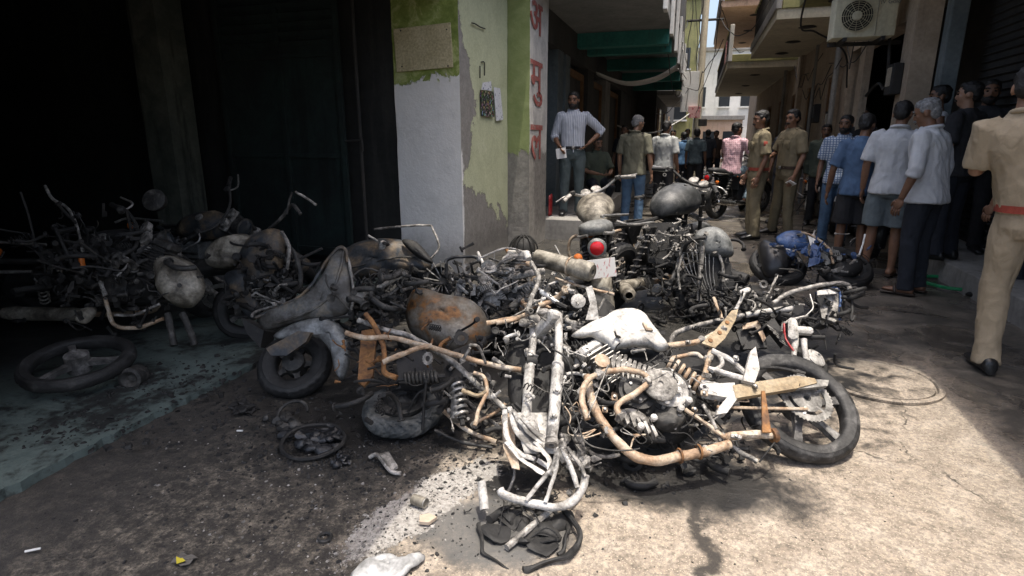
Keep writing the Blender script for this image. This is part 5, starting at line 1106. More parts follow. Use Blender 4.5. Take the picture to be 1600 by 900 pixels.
# charred scraps, with dark arcs and lumps drawing in the loop guard's shadow
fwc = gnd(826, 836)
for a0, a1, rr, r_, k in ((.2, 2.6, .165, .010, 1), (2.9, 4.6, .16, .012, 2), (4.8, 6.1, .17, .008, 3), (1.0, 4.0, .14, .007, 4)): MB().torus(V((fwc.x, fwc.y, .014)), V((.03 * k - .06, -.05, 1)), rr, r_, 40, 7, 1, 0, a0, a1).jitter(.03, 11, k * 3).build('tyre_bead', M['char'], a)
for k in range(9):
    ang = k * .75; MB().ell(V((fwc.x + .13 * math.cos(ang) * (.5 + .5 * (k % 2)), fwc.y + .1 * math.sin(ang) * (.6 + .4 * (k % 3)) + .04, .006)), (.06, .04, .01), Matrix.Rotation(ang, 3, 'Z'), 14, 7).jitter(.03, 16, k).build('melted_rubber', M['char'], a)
junk(a, 'charred_wiring', (fwc.x, fwc.y + .05, .02), (.2, .1, .02), 12, 'char', ('wire',), .9, None, 41)
MB().tube([V((fwc.x + .05, fwc.y + .12, .03)), V((fwc.x - .05, fwc.y - .1, .012))], .012, 8).build('axle_stub', M['ash2'], a)
junk(a, 'charred_wiring', A(900, 600, 0), (.35, .3, .12), 70, 'char', ('wire', 'bar', 'lump', 'plate'), 1, (A.a, A.up, A.n), 1)
junk(a, 'ashy_fittings', A(860, 530, .03), (.3, .2, .1), 34, 'ash2', ('bar', 'lump', 'plate'), .8, (A.a, A.up, A.n), 2)
junk(a, 'ashy_fittings', A(1060, 620, .06), (.3, .2, .08), 30, 'ash2', ('bar', 'lump', 'plate', 'wire'), .7, (A.a, A.up, A.n), 3)
junk(a, 'charred_wiring', A(1010, 650, -.05), (.5, .3, .08), 80, 'char', ('wire', 'lump', 'bar'), 1.2, (A.a, A.up, A.n), 4)
junk(a, 'ashy_fittings', A(880, 690, .0), (.22, .2, .06), 18, 'ash2', ('wire', 'plate', 'bar'), .8, (A.a, A.up, A.n), 5)
T(a, 'loose_wire', A, [(878, 600), (900, 650), (915, 690), (960, 705), (1000, 700)], .003, 'char2', .22); T(a, 'loose_wire', A, [(862, 545), (885, 560), (895, 600), (880, 640), (905, 690)], .004, 'char', .2); T(a, 'loose_wire', A, [(950, 570), (935, 610), (920, 650)], .003, 'ash2', .22)
# fine wiring, clips and welds over the main machine
for k in range(26):
    px, py = rnd.uniform(870, 1130), rnd.uniform(560, 690); q = [(px, py)]
    for j in range(3): q.append((q[-1][0] + rnd.uniform(-32, 32), q[-1][1] + rnd.uniform(-18, 26)))
    T(a, 'loose_wire', A, q, rnd.uniform(.0016, .0032), rnd.choice(['char', 'char2', 'ash2', 'tan']), rnd.uniform(.08, .2), 4, 5)
for px, py, of in ((1040, 541, .06), (1097, 531, .06), (1122, 525, .05), (1108, 560, .05), (1060, 713, .13), (1105, 705, .13), (868, 575, .13), (828, 565, 0), (1130, 515, .07), (1012, 596, .2), (968, 650, .2), (1128, 684, .12), (950, 672, .13), (935, 584, .2)):
    MB().ell(A(px, py, of), (.021, .021, .019), None, 9, 7).jitter(.012, 60, px).build('weld', M['ash2'], a)
for px, py, of in ((1075, 535, .075), (1066, 600, .13), (1085, 640, .14), (1100, 615, .14), (985, 600, .15), (1000, 625, .15), (960, 620, .1), (945, 640, .1), (1150, 560, .14), (870, 610, .16), (865, 650, .16), (1150, 682, .14), (1180, 604, .14)):
    b = MB().box(A(px, py, of), (rnd.uniform(.02, .05), rnd.uniform(.012, .03), .012), Matrix((A.a, A.up, A.n)).transposed() @ Matrix.Rotation(rnd.uniform(0, 3), 3, 'Z'), .003); b.build('bracket', M[rnd.choice(['ash', 'ash2', 'tan'])], a)
    MB().lathe([(.008, 0), (.008, .01), (.004, .012)], A(px, py, of + .006), A.n, 6).build('bolt', M['steel'], a)
junk(a, 'ashy_fittings', A(990, 600, .06), (.35, .2, .06), 50, 'ash2', ('bar', 'plate', 'wire', 'wire'), .5, (A.a, A.up, A.n), 61); junk(a, 'ashy_fittings', A(855, 560, .06), (.25, .3, .08), 34, 'ash', ('bar', 'wire', 'plate'), .55, (A.a, A.up, A.n), 62); junk(a, 'charred_wiring', A(1100, 640, .05), (.4, .25, .06), 70, 'char', ('wire', 'bar'), .6, (A.a, A.up, A.n), 63)
# ---------------- C: yellowed frame behind the rear wheel
cC = gnd(1262, 588); Cc = Plane(cC, (-1, -.05), 46, .04)
c_ = thing('gutted_motorcycle', 'stripped frame of a motorcycle with long handlebar right of the heap', 'motorcycle', (cC.x - .3, cC.y, 0), GW)
wheel(c_, Cc(1266, 566), V((.5, -.35, .8)), .115, .03, 'tyre', 'ash', 5, 0, 0, .004)
T(c_, 'handlebar', Cc, [(1208, 474), (1228, 460), (1260, 450), (1300, 443), (1322, 444), (1328, 452)], .014, 'ash2', .08, 5, 12)
T(c_, 'main_tube', Cc, [(1046, 556), (1050, 528), (1072, 514), (1135, 498), (1168, 492), (1205, 486)], .017, 'ash2', .0, 5, 12)
T(c_, 'main_tube', Cc, [(1165, 492), (1205, 486), (1250, 480)], .02, 'ash', .05, 3, 12); T(c_, 'fork_leg', Cc, [(1240, 505), (1242, 530), (1240, 556)], [.024, .022, .015], 'ash', .1, 3, 12)
MB().box(Cc(1254, 517, .1), (.11, .045, .045), Matrix((Cc.a, Cc.up, Cc.n)).transposed(), .012).build('axle_clamp', M['ash'], c_); MB().box(Cc(1238, 515, .12), (.05, .14, .05), Matrix((Cc.a, Cc.up, Cc.n)).transposed(), .015).jitter(.008, 20).build('caliper', M['ash'], c_)
T(c_, 'fork_leg', Cc, [(1256, 530), (1258, 550), (1262, 568)], .017, 'ash', .14, 3, 10)
T(c_, 'cable', Cc, [(1222, 518), (1225, 505), (1245, 497), (1262, 494)], .008, 'ash2', .12); T(c_, 'cable', Cc, [(1265, 460), (1270, 480), (1258, 495)], .005, 'steel', .1); T(c_, 'cable', Cc, [(1225, 505), (1228, 530), (1240, 548)], .006, 'redpaint', .14)
PR(c_, 'seat_pan', Cc, [(1150, 520), (1185, 500), (1192, 515), (1198, 545), (1160, 548)], -.02, .02, 'char'); PR(c_, 'bracket', Cc, [(1160, 508), (1185, 502), (1196, 530), (1192, 536), (1180, 512), (1160, 516)], .03, .012, 'tan')
T(c_, 'bracket', Cc, [(1150, 484), (1158, 468), (1164, 455)], .012, 'ash', .1); MB().box(Cc(1164, 455, .1), (.07, .03, .03), Matrix((Cc.a, Cc.up, Cc.n)).transposed() @ Matrix.Rotation(R(-30), 3, 'Z'), .008).build('lug', M['ash'], c_)
T(c_, 'strut', Cc, [(1115, 465), (1122, 482), (1128, 498)], .011, 'tan', .08); T(c_, 'strut', Cc, [(1185, 480), (1200, 460), (1215, 430)], .008, 'ash2', .02)
PR(c_, 'fin_pack', Cc, [(1205, 500), (1228, 535), (1220, 545), (1196, 515)], .02, .05, 'char')
for k in range(5): T(c_, 'fin', Cc, [(1198 + k * 5, 508 + k * 6), (1212 + k * 5, 500 + k * 6 + 18)], .004, 'ash2', .08)
PR(c_, 'lamp_bracket', Cc, [(1275, 460), (1308, 454), (1312, 500), (1300, 508), (1282, 500)], .0, .03, 'ash2'); T(c_, 'mud_stay', Cc, [(1275, 458), (1310, 452), (1312, 500)], .008, 'blue', .04); T(c_, 'mud_stay', Cc, [(1328, 452), (1332, 480), (1330, 500), (1336, 494)], .01, 'char', .02)
PR(c_, 'lug_bar', Cc, [(1276, 456), (1308, 452), (1308, 460), (1276, 463)], .06, .014, 'ash')
junk(c_, 'charred_wiring', Cc(1180, 490, 0), (.4, .25, .12), 90, 'char', ('wire', 'bar', 'lump', 'plate'), 1.1, (Cc.a, Cc.up, Cc.n), 6)
junk(c_, 'ashy_fittings', Cc(1195, 470, .04), (.35, .15, .08), 34, 'ash2', ('bar', 'plate', 'lump', 'wire'), .7, (Cc.a, Cc.up, Cc.n), 7)
junk(c_, 'charred_wiring', Cc(1295, 485, .0), (.15, .2, .08), 50, 'char', ('wire', 'bar', 'lump', 'plate'), 1.0, (Cc.a, Cc.up, Cc.n), 8)
# ---------------- E2: upright front half between the tanks and the blue one
cE = gnd(1095, 500); E2 = Plane(cE, (1, .1), 18, 0)
x_ = thing('scorched_motorcycle', 'black scorched front half with wire guard and grey mudguard', 'motorcycle', (cE.x, cE.y, 0), GW)
dm = MB(); dome(dm, E2.path([(1084, 372), (1096, 358), (1120, 355), (1138, 370), (1146, 392), (1140, 402), (1112, 402), (1096, 398)], .05), E2.n, .11, 6); dm.build('mudguard', M['greytank'], x_, True, 60, .004)
T(x_, 'guard_ring', E2, [(1062, 452), (1060, 425), (1068, 396), (1085, 376), (1104, 374), (1120, 390), (1129, 415), (1130, 440)], .011, 'ash2', .12, 5)
for k in range(8): T(x_, 'guard_wire', E2, [(1066 + k * 7, 402 - min(k, 7 - k) * 8), (1076 + k * 5.5, 425 + k), (1090 + k * 4, 450 + k)], .004, 'steel', .11)
T(x_, 'fork_leg', E2, [(1098, 385), (1094, 430), (1092, 470)], .018, 'ash2', .15); T(x_, 'fork_leg', E2, [(1040, 468), (1056, 420), (1072, 372)], .016, 'ash2', .02)
MB().lathe([(.05, -.25), (.052, .0), (.045, .04), (.03, .045), (.03, .01)], E2(1160, 436, 0), V((.85, -.5, -.05)), 18).build('muffler', M['char'], x_)
PR(x_, 'side_cover', E2, [(1085, 400), (1135, 400), (1145, 445), (1120, 470), (1090, 450)], 0, .08, 'char'); PR(x_, 'side_cover', E2, [(1005, 352), (1062, 350), (1068, 380), (1060, 420), (1012, 412)], -.15, .1, 'char')
wheel(x_, E2(1105, 455, -.06), E2.n, .26, .05, 'tyre', 'char2', 'wire', 0, 0, .01)
junk(x_, 'charred_wiring', E2(1075, 430, 0), (.35, .35, .25), 120, 'char', ('wire', 'bar', 'lump', 'plate'), 1.3, None, 9); junk(x_, 'ashy_fittings', E2(1060, 375, .1), (.25, .2, .1), 50, 'ash2', ('wire', 'bar', 'lump', 'plate'), .9, None, 10)
junk(x_, 'charred_wiring', E2(1110, 480, .1), (.5, .15, .2), 90, 'char', ('wire', 'bar', 'lump', 'plate'), 1.2, None, 31)
# ---------------- F: blue faired bike on its side
cF = gnd(1270, 446); Fp = Plane(cF, (1, 0), 40, .06)
f_ = thing('blue_fallen_motorcycle', 'blue faired motorcycle wreck lying at blue t-shirt man feet', 'motorcycle', (cF.x, cF.y, 0), GW)
dm = MB(); dome(dm, Fp.path([(1186, 380), (1205, 378), (1228, 392), (1236, 412), (1222, 432), (1196, 434), (1186, 410)], .05), Fp.n, .12, 6); dm.build('rear_cowl', M['black'], f_, True, 60, .005)
dm = MB(); dome(dm, Fp.path([(1212, 372), (1230, 362), (1255, 364), (1262, 385), (1240, 392), (1220, 388)], .12), Fp.n, .06, 5); dm.build('fuel_tank', M['blue'], f_, True, 60, .004)
for k, (pts, mt, of) in enumerate((([(1246, 362), (1268, 368), (1276, 400), (1262, 420), (1244, 392)], 'scorch', .12), ([(1268, 378), (1284, 390), (1280, 412), (1262, 418)], 'blue', .15), ([(1228, 388), (1244, 392), (1236, 402), (1226, 398)], 'white', .14), ([(1275, 385), (1310, 392), (1318, 405), (1290, 415)], 'greytank', .1), ([(1262, 368), (1272, 366), (1275, 380), (1266, 384)], 'white', .15))): PR(f_, 'fairing_shard', Fp, pts, of, .008, mt)
dm = MB(); dome(dm, Fp.path([(1295, 420), (1318, 408), (1340, 404), (1348, 415), (1340, 430), (1310, 436)], .04), Fp.n, .08, 5); dm.build('front_mudguard', M['char'], f_, True, 60, .004)
T(f_, 'mirror_stalk', Fp, [(1338, 410), (1347, 385), (1352, 366)], .009, 'white', .1); T(f_, 'frame_tube', Fp, [(1252, 362), (1275, 372), (1296, 390), (1302, 412)], .012, 'tan', .16); T(f_, 'frame_tube', Fp, [(1240, 400), (1280, 420), (1325, 425)], .014, 'ash2', .1); T(f_, 'fork_leg', Fp, [(1300, 425), (1330, 412), (1342, 400)], .02, 'ash2', .1)
wheel(f_, Fp(1318, 418, -.05), V((.2, -.5, .85)), .27, .055, 'tyre', 'char2', 6, 0, 0, .005); wheel(f_, Fp(1215, 415, -.06), V((.1, -.5, .85)), .27, .055, 'tyre', 'char2', 6)
junk(f_, 'charred_wiring', Fp(1260, 405, .1), (.45, .2, .12), 60, 'char', ('wire', 'bar', 'lump', 'plate'), 1.1, (Fp.a, Fp.up, Fp.n), 12); junk(f_, 'ashy_fittings', Fp(1265, 385, .14), (.4, .15, .08), 22, 'ash2', ('bar', 'lump', 'plate', 'wire'), .8, (Fp.a, Fp.up, Fp.n), 13)
junk(f_, 'fairing_fragments', Fp(1255, 395, .14), (.4, .15, .08), 26, 'blue', ('plate', 'lump'), 1.4, (Fp.a, Fp.up, Fp.n), 14)
# ---------------- G: rusty tank and rails left of A
cG = gnd(650, 694); G = Plane(cG, (1, .28), 50, .04)
g_ = thing('rusted_motorcycle', 'rusted motorcycle wreck with orange streaked tank beside the ash white one', 'motorcycle', (cG.x + .2, cG.y, 0), GW)
G2 = Plane(gnd(700, 640), (1, .28), 42, 0)
dm = MB(); olg = [(634, 490), (636, 470), (648, 455), (668, 456), (695, 464), (730, 470), (752, 482), (766, 508), (764, 530), (752, 548), (720, 558), (690, 550), (660, 535), (640, 515)]
dome(dm, G2.path(olg, -.04), G2.n, .13, 7, mid=G2(695, 500, -.04)); tk = dm.build('fuel_tank', M['rusttank'], g_, True, 60, .004)
T(tk, 'tank_seam', G2, [(634, 488), (648, 455), (695, 463), (752, 482), (766, 510)], .006, 'char', -.03)
T(g_, 'frame_rail', G, [(540, 520), (570, 528), (612, 528), (680, 545), (760, 568), (822, 580)], .0125, 'tan', .16, 5, 10); T(g_, 'frame_rail', G, [(560, 500), (600, 515), (640, 525), (700, 560), (745, 600), (790, 640)], .013, 'ash2', .10, 5, 10)
T(g_, 'frame_rail', G, [(598, 566), (612, 560), (650, 545), (675, 540)], .012, 'tan', .2, 5); T(g_, 'frame_rail', G, [(572, 490), (586, 512), (600, 545), (600, 580), (620, 590)], .013, 'rust', .14, 4)
T(g_, 'frame_rail', G, [(740, 582), (756, 590), (760, 612), (748, 640), (742, 665)], .009, 'tan', .18, 4); T(g_, 'frame_rail', G, [(722, 610), (745, 618), (760, 612)], .010, 'yel', .18, 3)
PR(g_, 'foot_board', G, [(566, 520), (590, 516), (584, 590), (570, 606), (560, 600)], .02, .02, 'rust'); PR(g_, 'battery_box', G, [(622, 565), (668, 552), (680, 590), (672, 612), (628, 610)], -.02, .08, 'plastic'); PR(g_, 'panel', G, [(695, 560), (735, 545), (745, 600), (720, 640), (695, 610)], -.06, .05, 'char')
coil(g_, G(632, 592, .13), G(685, 588, .13), .026, 9, .007, 'char2'); coil(g_, G(715, 600, .1), G(722, 655, .1), .028, 6, .008, 'steel')
MB().lathe([(.03, -.09), (.034, 0), (.03, .09)], G(716, 628, .08), G.up, 14).build('damper_can', M['steel'], g_)
# scooter wheel, lying
wG = gnd(630, 640, .085); wheel(g_, V((wG.x, wG.y, .085)), V((.04, -.12, .99)), .200, .046, 'tyre2', 'char2', 3, 0, 0, .006, tread=.3)
MB().lathe([(.112, 0), (.116, .02), (.1, .03), (.098, .02), (.078, .022), (.075, .034), (.05, .038), (.046, .026), (.02, .03), (.005, .045)], V((wG.x, wG.y - .002, .115)), V((.04, -.12, .99)), 28).build('brake_drum', M['char2'], g_)
T(g_, 'rod', G, [(690, 640), (730, 672), (775, 690)], .011, 'tan', -.02); T(g_, 'rod', G, [(680, 672), (720, 690), (770, 700)], .008, 'char2', .0); T(g_, 'rod', G, [(700, 600), (745, 640), (780, 668)], .009, 'ash2', -.02); T(g_, 'rod', G, [(770, 560), (805, 585), (830, 600)], .012, 'ash2', .1); T(g_, 'rod', G, [(745, 660), (780, 640), (805, 610)], .008, 'tan', .06)
junk(g_, 'charred_wiring', G(700, 600, 0), (.5, .3, .15), 90, 'char', ('wire', 'bar', 'lump', 'plate'), 1.0, (G.a, G.up, G.n), 15); junk(g_, 'ashy_fittings', G(760, 625, .05), (.25, .25, .1), 36, 'ash2', ('bar', 'plate', 'wire', 'lump'), .8, (G.a, G.up, G.n), 16); junk(g_, 'rusty_fittings', G(620, 560, .08), (.3, .25, .1), 16, 'rust', ('bar', 'wire'), .7, (G.a, G.up, G.n), 17)
# ---------------- B: heap of parts between A, G and the standing machines
cB = gnd(800, 560); Bp = Plane(cB, (1, .1), 30, 0)
b_ = thing('mangled_motorcycle', 'mangled ashy engine heap behind the rusty tank with a pale muffler on top', 'motorcycle', (cB.x, cB.y, 0), GW)
p0, p1 = Bp(838, 402, .1), Bp(912, 422, .2)
MB().lathe([(.02, -.02), (.052, .0), (.055, .05), (.056, .30), (.062, .305), (.062, .40), (.05, .415), (.02, .417), (.018, .38)], p0, p1 - p0, 22).build('muffler', M['paletank'], b_)
MB().torus(p0 + (p1 - p0) * .72, p1 - p0, .059, .006, 24, 6).build('muffler_band', M['tan'], b_)
T(b_, 'loop_handle', Bp, [(704, 470), (698, 445), (696, 415), (702, 404), (725, 401), (745, 402), (752, 412), (757, 432)], .012, 'black', .02, 4, 10)
fanc = Bp(692, 440, -.02); MB().lathe([(.12, 0), (.13, .02), (.1, .05), (.09, .0)], fanc, V((-.3, -.9, .3)), 24).build('blower_drum', M['char2'], b_)
for k in range(12):
    ang = k * math.pi / 6; x2, y2 = frame(V((-.3, -.9, .3))); MB().tube([fanc, fanc + (x2 * math.cos(ang) + y2 * math.sin(ang)) * .13 + V((-.02, -.05, .02))], .005, 5).build('blower_vane', M['ash2'], b_)
T(b_, 'intake_hose', Bp, [(760, 440), (740, 432), (722, 440), (716, 460), (722, 475)], .028, 'ash2', .05, 5, 12); T(b_, 'rod', Bp, [(763, 403), (756, 415), (770, 430)], .01, 'char2', .0); T(b_, 'rod', Bp, [(790, 388), (800, 405), (808, 420)], .012, 'rust', .05); T(b_, 'rod', Bp, [(765, 403), (785, 410), (805, 412)], .009, 'char', .02)
T(b_, 'exhaust_bend', Bp, [(805, 418), (825, 412), (840, 425), (832, 440)], .018, 'tan', .08, 5, 10); T(b_, 'rod', Bp, [(760, 460), (800, 452), (838, 440)], .012, 'ash', .1); T(b_, 'rod', Bp, [(868, 435), (910, 448), (960, 460)], .009, 'tan', .16); T(b_, 'rod', Bp, [(868, 440), (878, 460), (872, 480)], .010, 'char', .14); T(b_, 'strut', Bp, [(833, 448), (855, 462), (878, 478)], .016, 'white', .14)
PR(b_, 'cloth_strip', Bp, [(915, 450), (925, 446), (932, 470), (936, 500), (915, 500), (922, 475)], .2, .006, 'ash'); MB().lathe([(.035, -.03), (.045, 0), (.045, .04), (.02, .05)], Bp(903, 472, .18), V((.2, -.8, .4)), 16).build('carburettor', M['ash'], b_)
engine(b_, Bp(795, 470, -.05), V((.9, .1, .3)).normalized(), V((-.3, .2, .9)).normalized(), V((0, -1, .2)).normalized(), .95, ('char2', 'ash2', 'ash'), 1, .3)
for k, ol2 in enumerate(([(720, 470), (770, 440), (830, 440), (850, 490), (800, 530), (740, 520)], [(840, 450), (900, 455), (960, 480), (950, 530), (880, 530), (840, 500)], [(760, 530), (830, 500), (900, 530), (880, 580), (800, 600), (760, 580)])):
    m = MB(); dome(m, Bp.path(ol2, -.06), Bp.n, .07, 6); m.jitter(.035, 7, k); m.build('burnt_casing', M['char'], b_, True, 50, .012)  # black shells added to stand for the shade between the heaped parts
T(b_, 'tube', Bp, [(768, 500), (800, 480), (822, 462)], [.03, .026, .03], 'paletank', .08, 4, 12)
for k, (px, py, n, mt, sd) in enumerate(((785, 430, 40, 'ash2', 18), (760, 470, 24, 'ash', 19), (830, 470, 60, 'char', 20), (880, 470, 24, 'ash2', 21), (720, 450, 40, 'char2', 22), (840, 440, 20, 'ash', 23), (800, 500, 100, 'char', 24), (900, 500, 60, 'char', 32), (780, 540, 80, 'char', 33))): junk(b_, 'ashy_fittings' if mt.startswith('ash') else 'charred_wiring', Bp(px, py, .04), (.22, .14, .16), n, mt, ('wire', 'bar', 'lump', 'plate'), 1.0, None, sd)
for k, (px, py, n, mt, sc) in enumerate(((790, 425, 16, 'ash', 1.4), (760, 455, 14, 'ash', 1.3), (815, 455, 16, 'ash2', 1.5), (860, 455, 12, 'ash', 1.2), (740, 440, 14, 'ash2', 1.4), (880, 500, 14, 'ash2', 1.3), (845, 480, 12, 'tan', 1.2))): junk(b_, 'ashy_fittings', Bp(px, py, .1), (.2, .12, .12), n, mt, ('bar', 'lump', 'plate', 'wire'), sc, None, 50 + k)
# ---------------- H: scooter front
cH = gnd(468, 615); Hp = Plane(cH, (1, .15), 24, 0)
h_ = thing('burnt_scooter', 'burnt grey scooter leaning over with its front wheel and apron forward', 'scooter', (cH.x, cH.y, 0), GW)
ax = V((.25, -.62, .72)); hw = Hp(462, 578, -.02); wheel(h_, V((hw.x, hw.y, max(hw.z, .14))), ax, .205, .055, 'tyre', 'char2', 5, 0, 0, .008)
m = MB(); dome(m, Hp.path([(428, 524), (452, 508), (492, 497), (524, 502), (542, 526), (547, 562), (538, 592), (528, 586), (520, 552), (500, 530), (468, 522), (440, 530)], .07), Hp.n, .05, 7, mid=Hp(522, 522, .07)); m.build('front_fender', M['fendergrey'], h_, True, 60, .005)
m = MB(); ed = [(404, 492), (440, 478), (478, 460), (505, 430), (522, 398), (534, 386), (542, 392), (547, 425), (552, 462), (545, 490), (520, 498), (470, 502), (425, 515), (408, 510)]
dome(m, Hp.path(ed, .06), Hp.n, .045, 7, mid=Hp(505, 470, .06)); m.build('apron', M['scorch2'], h_, True, 60, .005)
T(h_, 'apron_edge', Hp, [(400, 496), (440, 478), (470, 462), (490, 440), (510, 408), (528, 388), (540, 390), (543, 410)], .009, 'scorch', .08, 5)
T(h_, 'apron_crease', Hp, [(430, 505), (480, 488), (515, 462), (532, 420), (537, 392)], .008, 'scorch2', .105, 5); T(h_, 'apron_edge', Hp, [(540, 390), (547, 420), (552, 460), (545, 490), (520, 500)], .008, 'ash2', .075, 5)
PR(h_, 'fork_cover', Hp, [(420, 545), (470, 518), (490, 520), (482, 535), (452, 556), (428, 556)], .13, .03, 'scorch'); T(h_, 'steering_tube', Hp, [(480, 520), (510, 460), (535, 395)], .02, 'char', .0)
T(h_, 'handle_bar', Hp, [(560, 462), (590, 450), (635, 426)], .014, 'ash2', .02); MB().box(Hp(562, 460, .03), (.07, .06, .05), None, .012).jitter(.01, 30).build('lever_clamp', M['ash2'], h_)
PR(h_, 'floor_board', Hp, [(395, 500), (430, 520), (425, 545), (405, 525)], -.1, .12, 'char'); junk(h_, 'charred_wiring', Hp(590, 460, .0), (.22, .2, .12), 80, 'char2', ('wire', 'bar', 'lump', 'plate'), 1.1, None, 25); junk(h_, 'charred_wiring', Hp(580, 520, .0), (.2, .2, .15), 60, 'char', ('wire', 'bar', 'lump', 'plate'), 1.2, None, 34)
# ---------------- K: scooter body behind
cK = gnd(400, 540); Kp = Plane(cK, (1, .1), 15, 0)
k_ = thing('burnt_scooter', 'scorched scooter body shell with torn leg shield inside garage mouth', 'scooter', (cK.x, cK.y, 0), GW)
m = MB(); dome(m, Kp.path([(376, 400), (392, 372), (418, 358), (440, 362), (448, 385), (440, 420), (425, 455), (408, 462), (392, 440)], .0), Kp.n, .10, 6); m.build('leg_shield', M['scorch'], k_, True, 60, .005)
m = MB(); dome(m, Kp.path([(325, 395), (340, 375), (372, 366), (392, 372), (376, 405), (366, 418), (336, 418), (324, 410)], .02), Kp.n, .08, 6); m.build('side_panel', M['paletank'], k_, True, 60, .005)
m = MB(); dome(m, Kp.path([(352, 430), (372, 420), (386, 430), (408, 480), (402, 498), (388, 496), (366, 460)], .06), Kp.n, .05, 5); m.build('tail_panel', M['scorch'], k_, True, 60, .005)
T(k_, 'shield_edge', Kp, [(440, 362), (452, 388), (446, 425), (430, 460), (412, 490)], .012, 'ash2', .05, 5); T(k_, 'stay', Kp, [(445, 380), (462, 400), (470, 440), (455, 462)], .016, 'char2', .0); T(k_, 'stay', Kp, [(448, 335), (452, 312), (456, 300)], .008, 'char2', .0); T(k_, 'stay', Kp, [(462, 300), (480, 310), (494, 320)], .008, 'ash2', .0); T(k_, 'handlebar', Kp, [(415, 362), (440, 340), (456, 320), (470, 335)], .012, 'char2', -.05)
wheel(k_, V((cK.x - .15, cK.y + .1, .21)), V((.5, -.8, .2)), .21, .05, 'tyre', 'char2', 5, 0, 0, .008)
junk(k_, 'charred_wiring', Kp(430, 440, .0), (.2, .25, .25), 110, 'char', ('wire', 'bar', 'lump', 'plate'), 1.3, None, 26); junk(k_, 'ashy_fittings', Kp(425, 460, .06), (.12, .1, .12), 30, 'ash2', ('plate', 'bar', 'wire'), 1, None, 27)
# ---------------- I: black shell with carrier rail before the pillar
cI = gnd(610, 500); Ip = Plane(cI, (1, .1), 20, 0)
i_ = thing('burnt_moped', 'charred black body shell with bent carrier rail before the white pillar', 'moped', (cI.x, cI.y, 0), GW)
m = MB(); dome(m, Ip.path([(505, 420), (530, 395), (565, 378), (600, 373), (640, 378), (668, 398), (674, 408), (668, 424), (620, 430), (560, 436), (515, 440)], .0), Ip.n, .14, 7); m.build('body_shell', M['scorch'], i_, True, 60, .006)
m = MB(); dome(m, Ip.path([(628, 376), (650, 378), (672, 402), (676, 412), (650, 400)], .12), Ip.n, .05, 4); m.build('seat_remains', M['char'], i_, True, 60, .006)
T(i_, 'carrier_rail', Ip, [(585, 358), (625, 354), (668, 352), (676, 358), (686, 382), (682, 395), (668, 408)], .009, 'ash2', .02, 4); T(i_, 'carrier_stay', Ip, [(576, 368), (590, 378), (600, 398)], .009, 'ash', .1, 3)
T(i_, 'rope', Ip, [(510, 430), (560, 416), (620, 402), (668, 404)], .006, 'char2', .14); MB().box(Ip(597, 388, .14), (.05, .04, .12), Matrix.Rotation(R(20), 3, 'Y'), .01).build('latch', M['ash'], i_)
T(i_, 'stand', Ip, [(560, 436), (552, 470), (545, 500)], .014, 'char', .0); T(i_, 'stand', Ip, [(640, 430), (648, 470), (655, 500)], .014, 'char', .0)
wheel(i_, V((cI.x + .12, cI.y + .15, .22)), V((.2, -.95, .1)), .21, .05, 'tyre', 'char2', 5)
junk(i_, 'charred_wiring', Ip(600, 450, -.05), (.5, .2, .2), 120, 'char', ('wire', 'bar', 'lump', 'plate'), 1.3, None, 28)
# ---------------- J: garage motorcycle with pale tank
cJ = gnd(215, 580); J = Plane(cJ, (1, .2), 30, 0)
j_ = thing('garage_motorcycle', 'charred motorcycle inside the garage with mottled pale tank', 'motorcycle', (cJ.x, cJ.y, 0), GW)
m = MB(); dome(m, J.path([(248, 410), (265, 400), (290, 406), (310, 420), (320, 445), (316, 465), (300, 480), (276, 478), (256, 460), (247, 436)], 0), J.n, .13, 6); m.build('fuel_tank', M['paletank'], j_, True, 60, .005)
T(j_, 'frame_tube', J, [(160, 415), (175, 395), (200, 390), (215, 410)], .014, 'char2', .04, 5); T(j_, 'frame_tube', J, [(158, 440), (168, 480), (180, 508), (215, 512), (255, 498)], .012, 'tan', .08, 4); T(j_, 'frame_tube', J, [(172, 415), (215, 410), (250, 412)], .016, 'char2', .02, 4); T(j_, 'frame_tube', J, [(180, 492), (210, 492), (250, 475)], .009, 'ash2', .1, 3)
T(j_, 'fork_leg', J, [(262, 490), (268, 520), (272, 540)], .02, 'char2', .06); T(j_, 'fork_leg', J, [(285, 490), (298, 520), (304, 540)], .02, 'char2', .06); T(j_, 'shock', J, [(157, 440), (166, 462)], .016, 'ash', .1, 0); MB().box(J(128, 408, .05), (.03, .03, .08), None, .008).build('indicator', M['amber'], j_)
dm = MB(); dome(dm, J.path([(118, 500), (128, 484), (148, 480), (150, 490), (135, 506)], .08), J.n, .03, 4); dm.build('scorched_flap', M['paletank'], j_, True, 60, .004)
T(j_, 'handlebar', J, [(70, 290), (82, 310), (108, 328), (122, 360), (130, 395)], .010, 'ash2', .0, 4); MB().lathe([(.07, -.05), (.08, 0), (.06, .01)], J(240, 312, -.2), V((.3, -.8, .4)), 18).build('headlamp', M['char2'], j_)
wj = gnd(122, 566, .16); wheel(j_, V((wj.x, wj.y, .16)), V((.1, -.13, .98)), .28, .036, 'tyre', 'alloy2', 3, 0, 0, .004)
wh = gnd(210, 592, .06); MB().lathe([(.045, -.05), (.062, -.045), (.062, .045), (.045, .05), (.03, .04), (.02, .02)], V((wh.x, wh.y, .07)), V((.35, -.9, .15)), 20).build('hub', M['char2'], j_)
engine(j_, J(215, 450, 0), V((1, .2, 0)).normalized(), V((0, .4, .9)).normalized(), V((.1, -.9, .35)).normalized(), .95, ('char', 'char2', 'char2'), 1, .3)
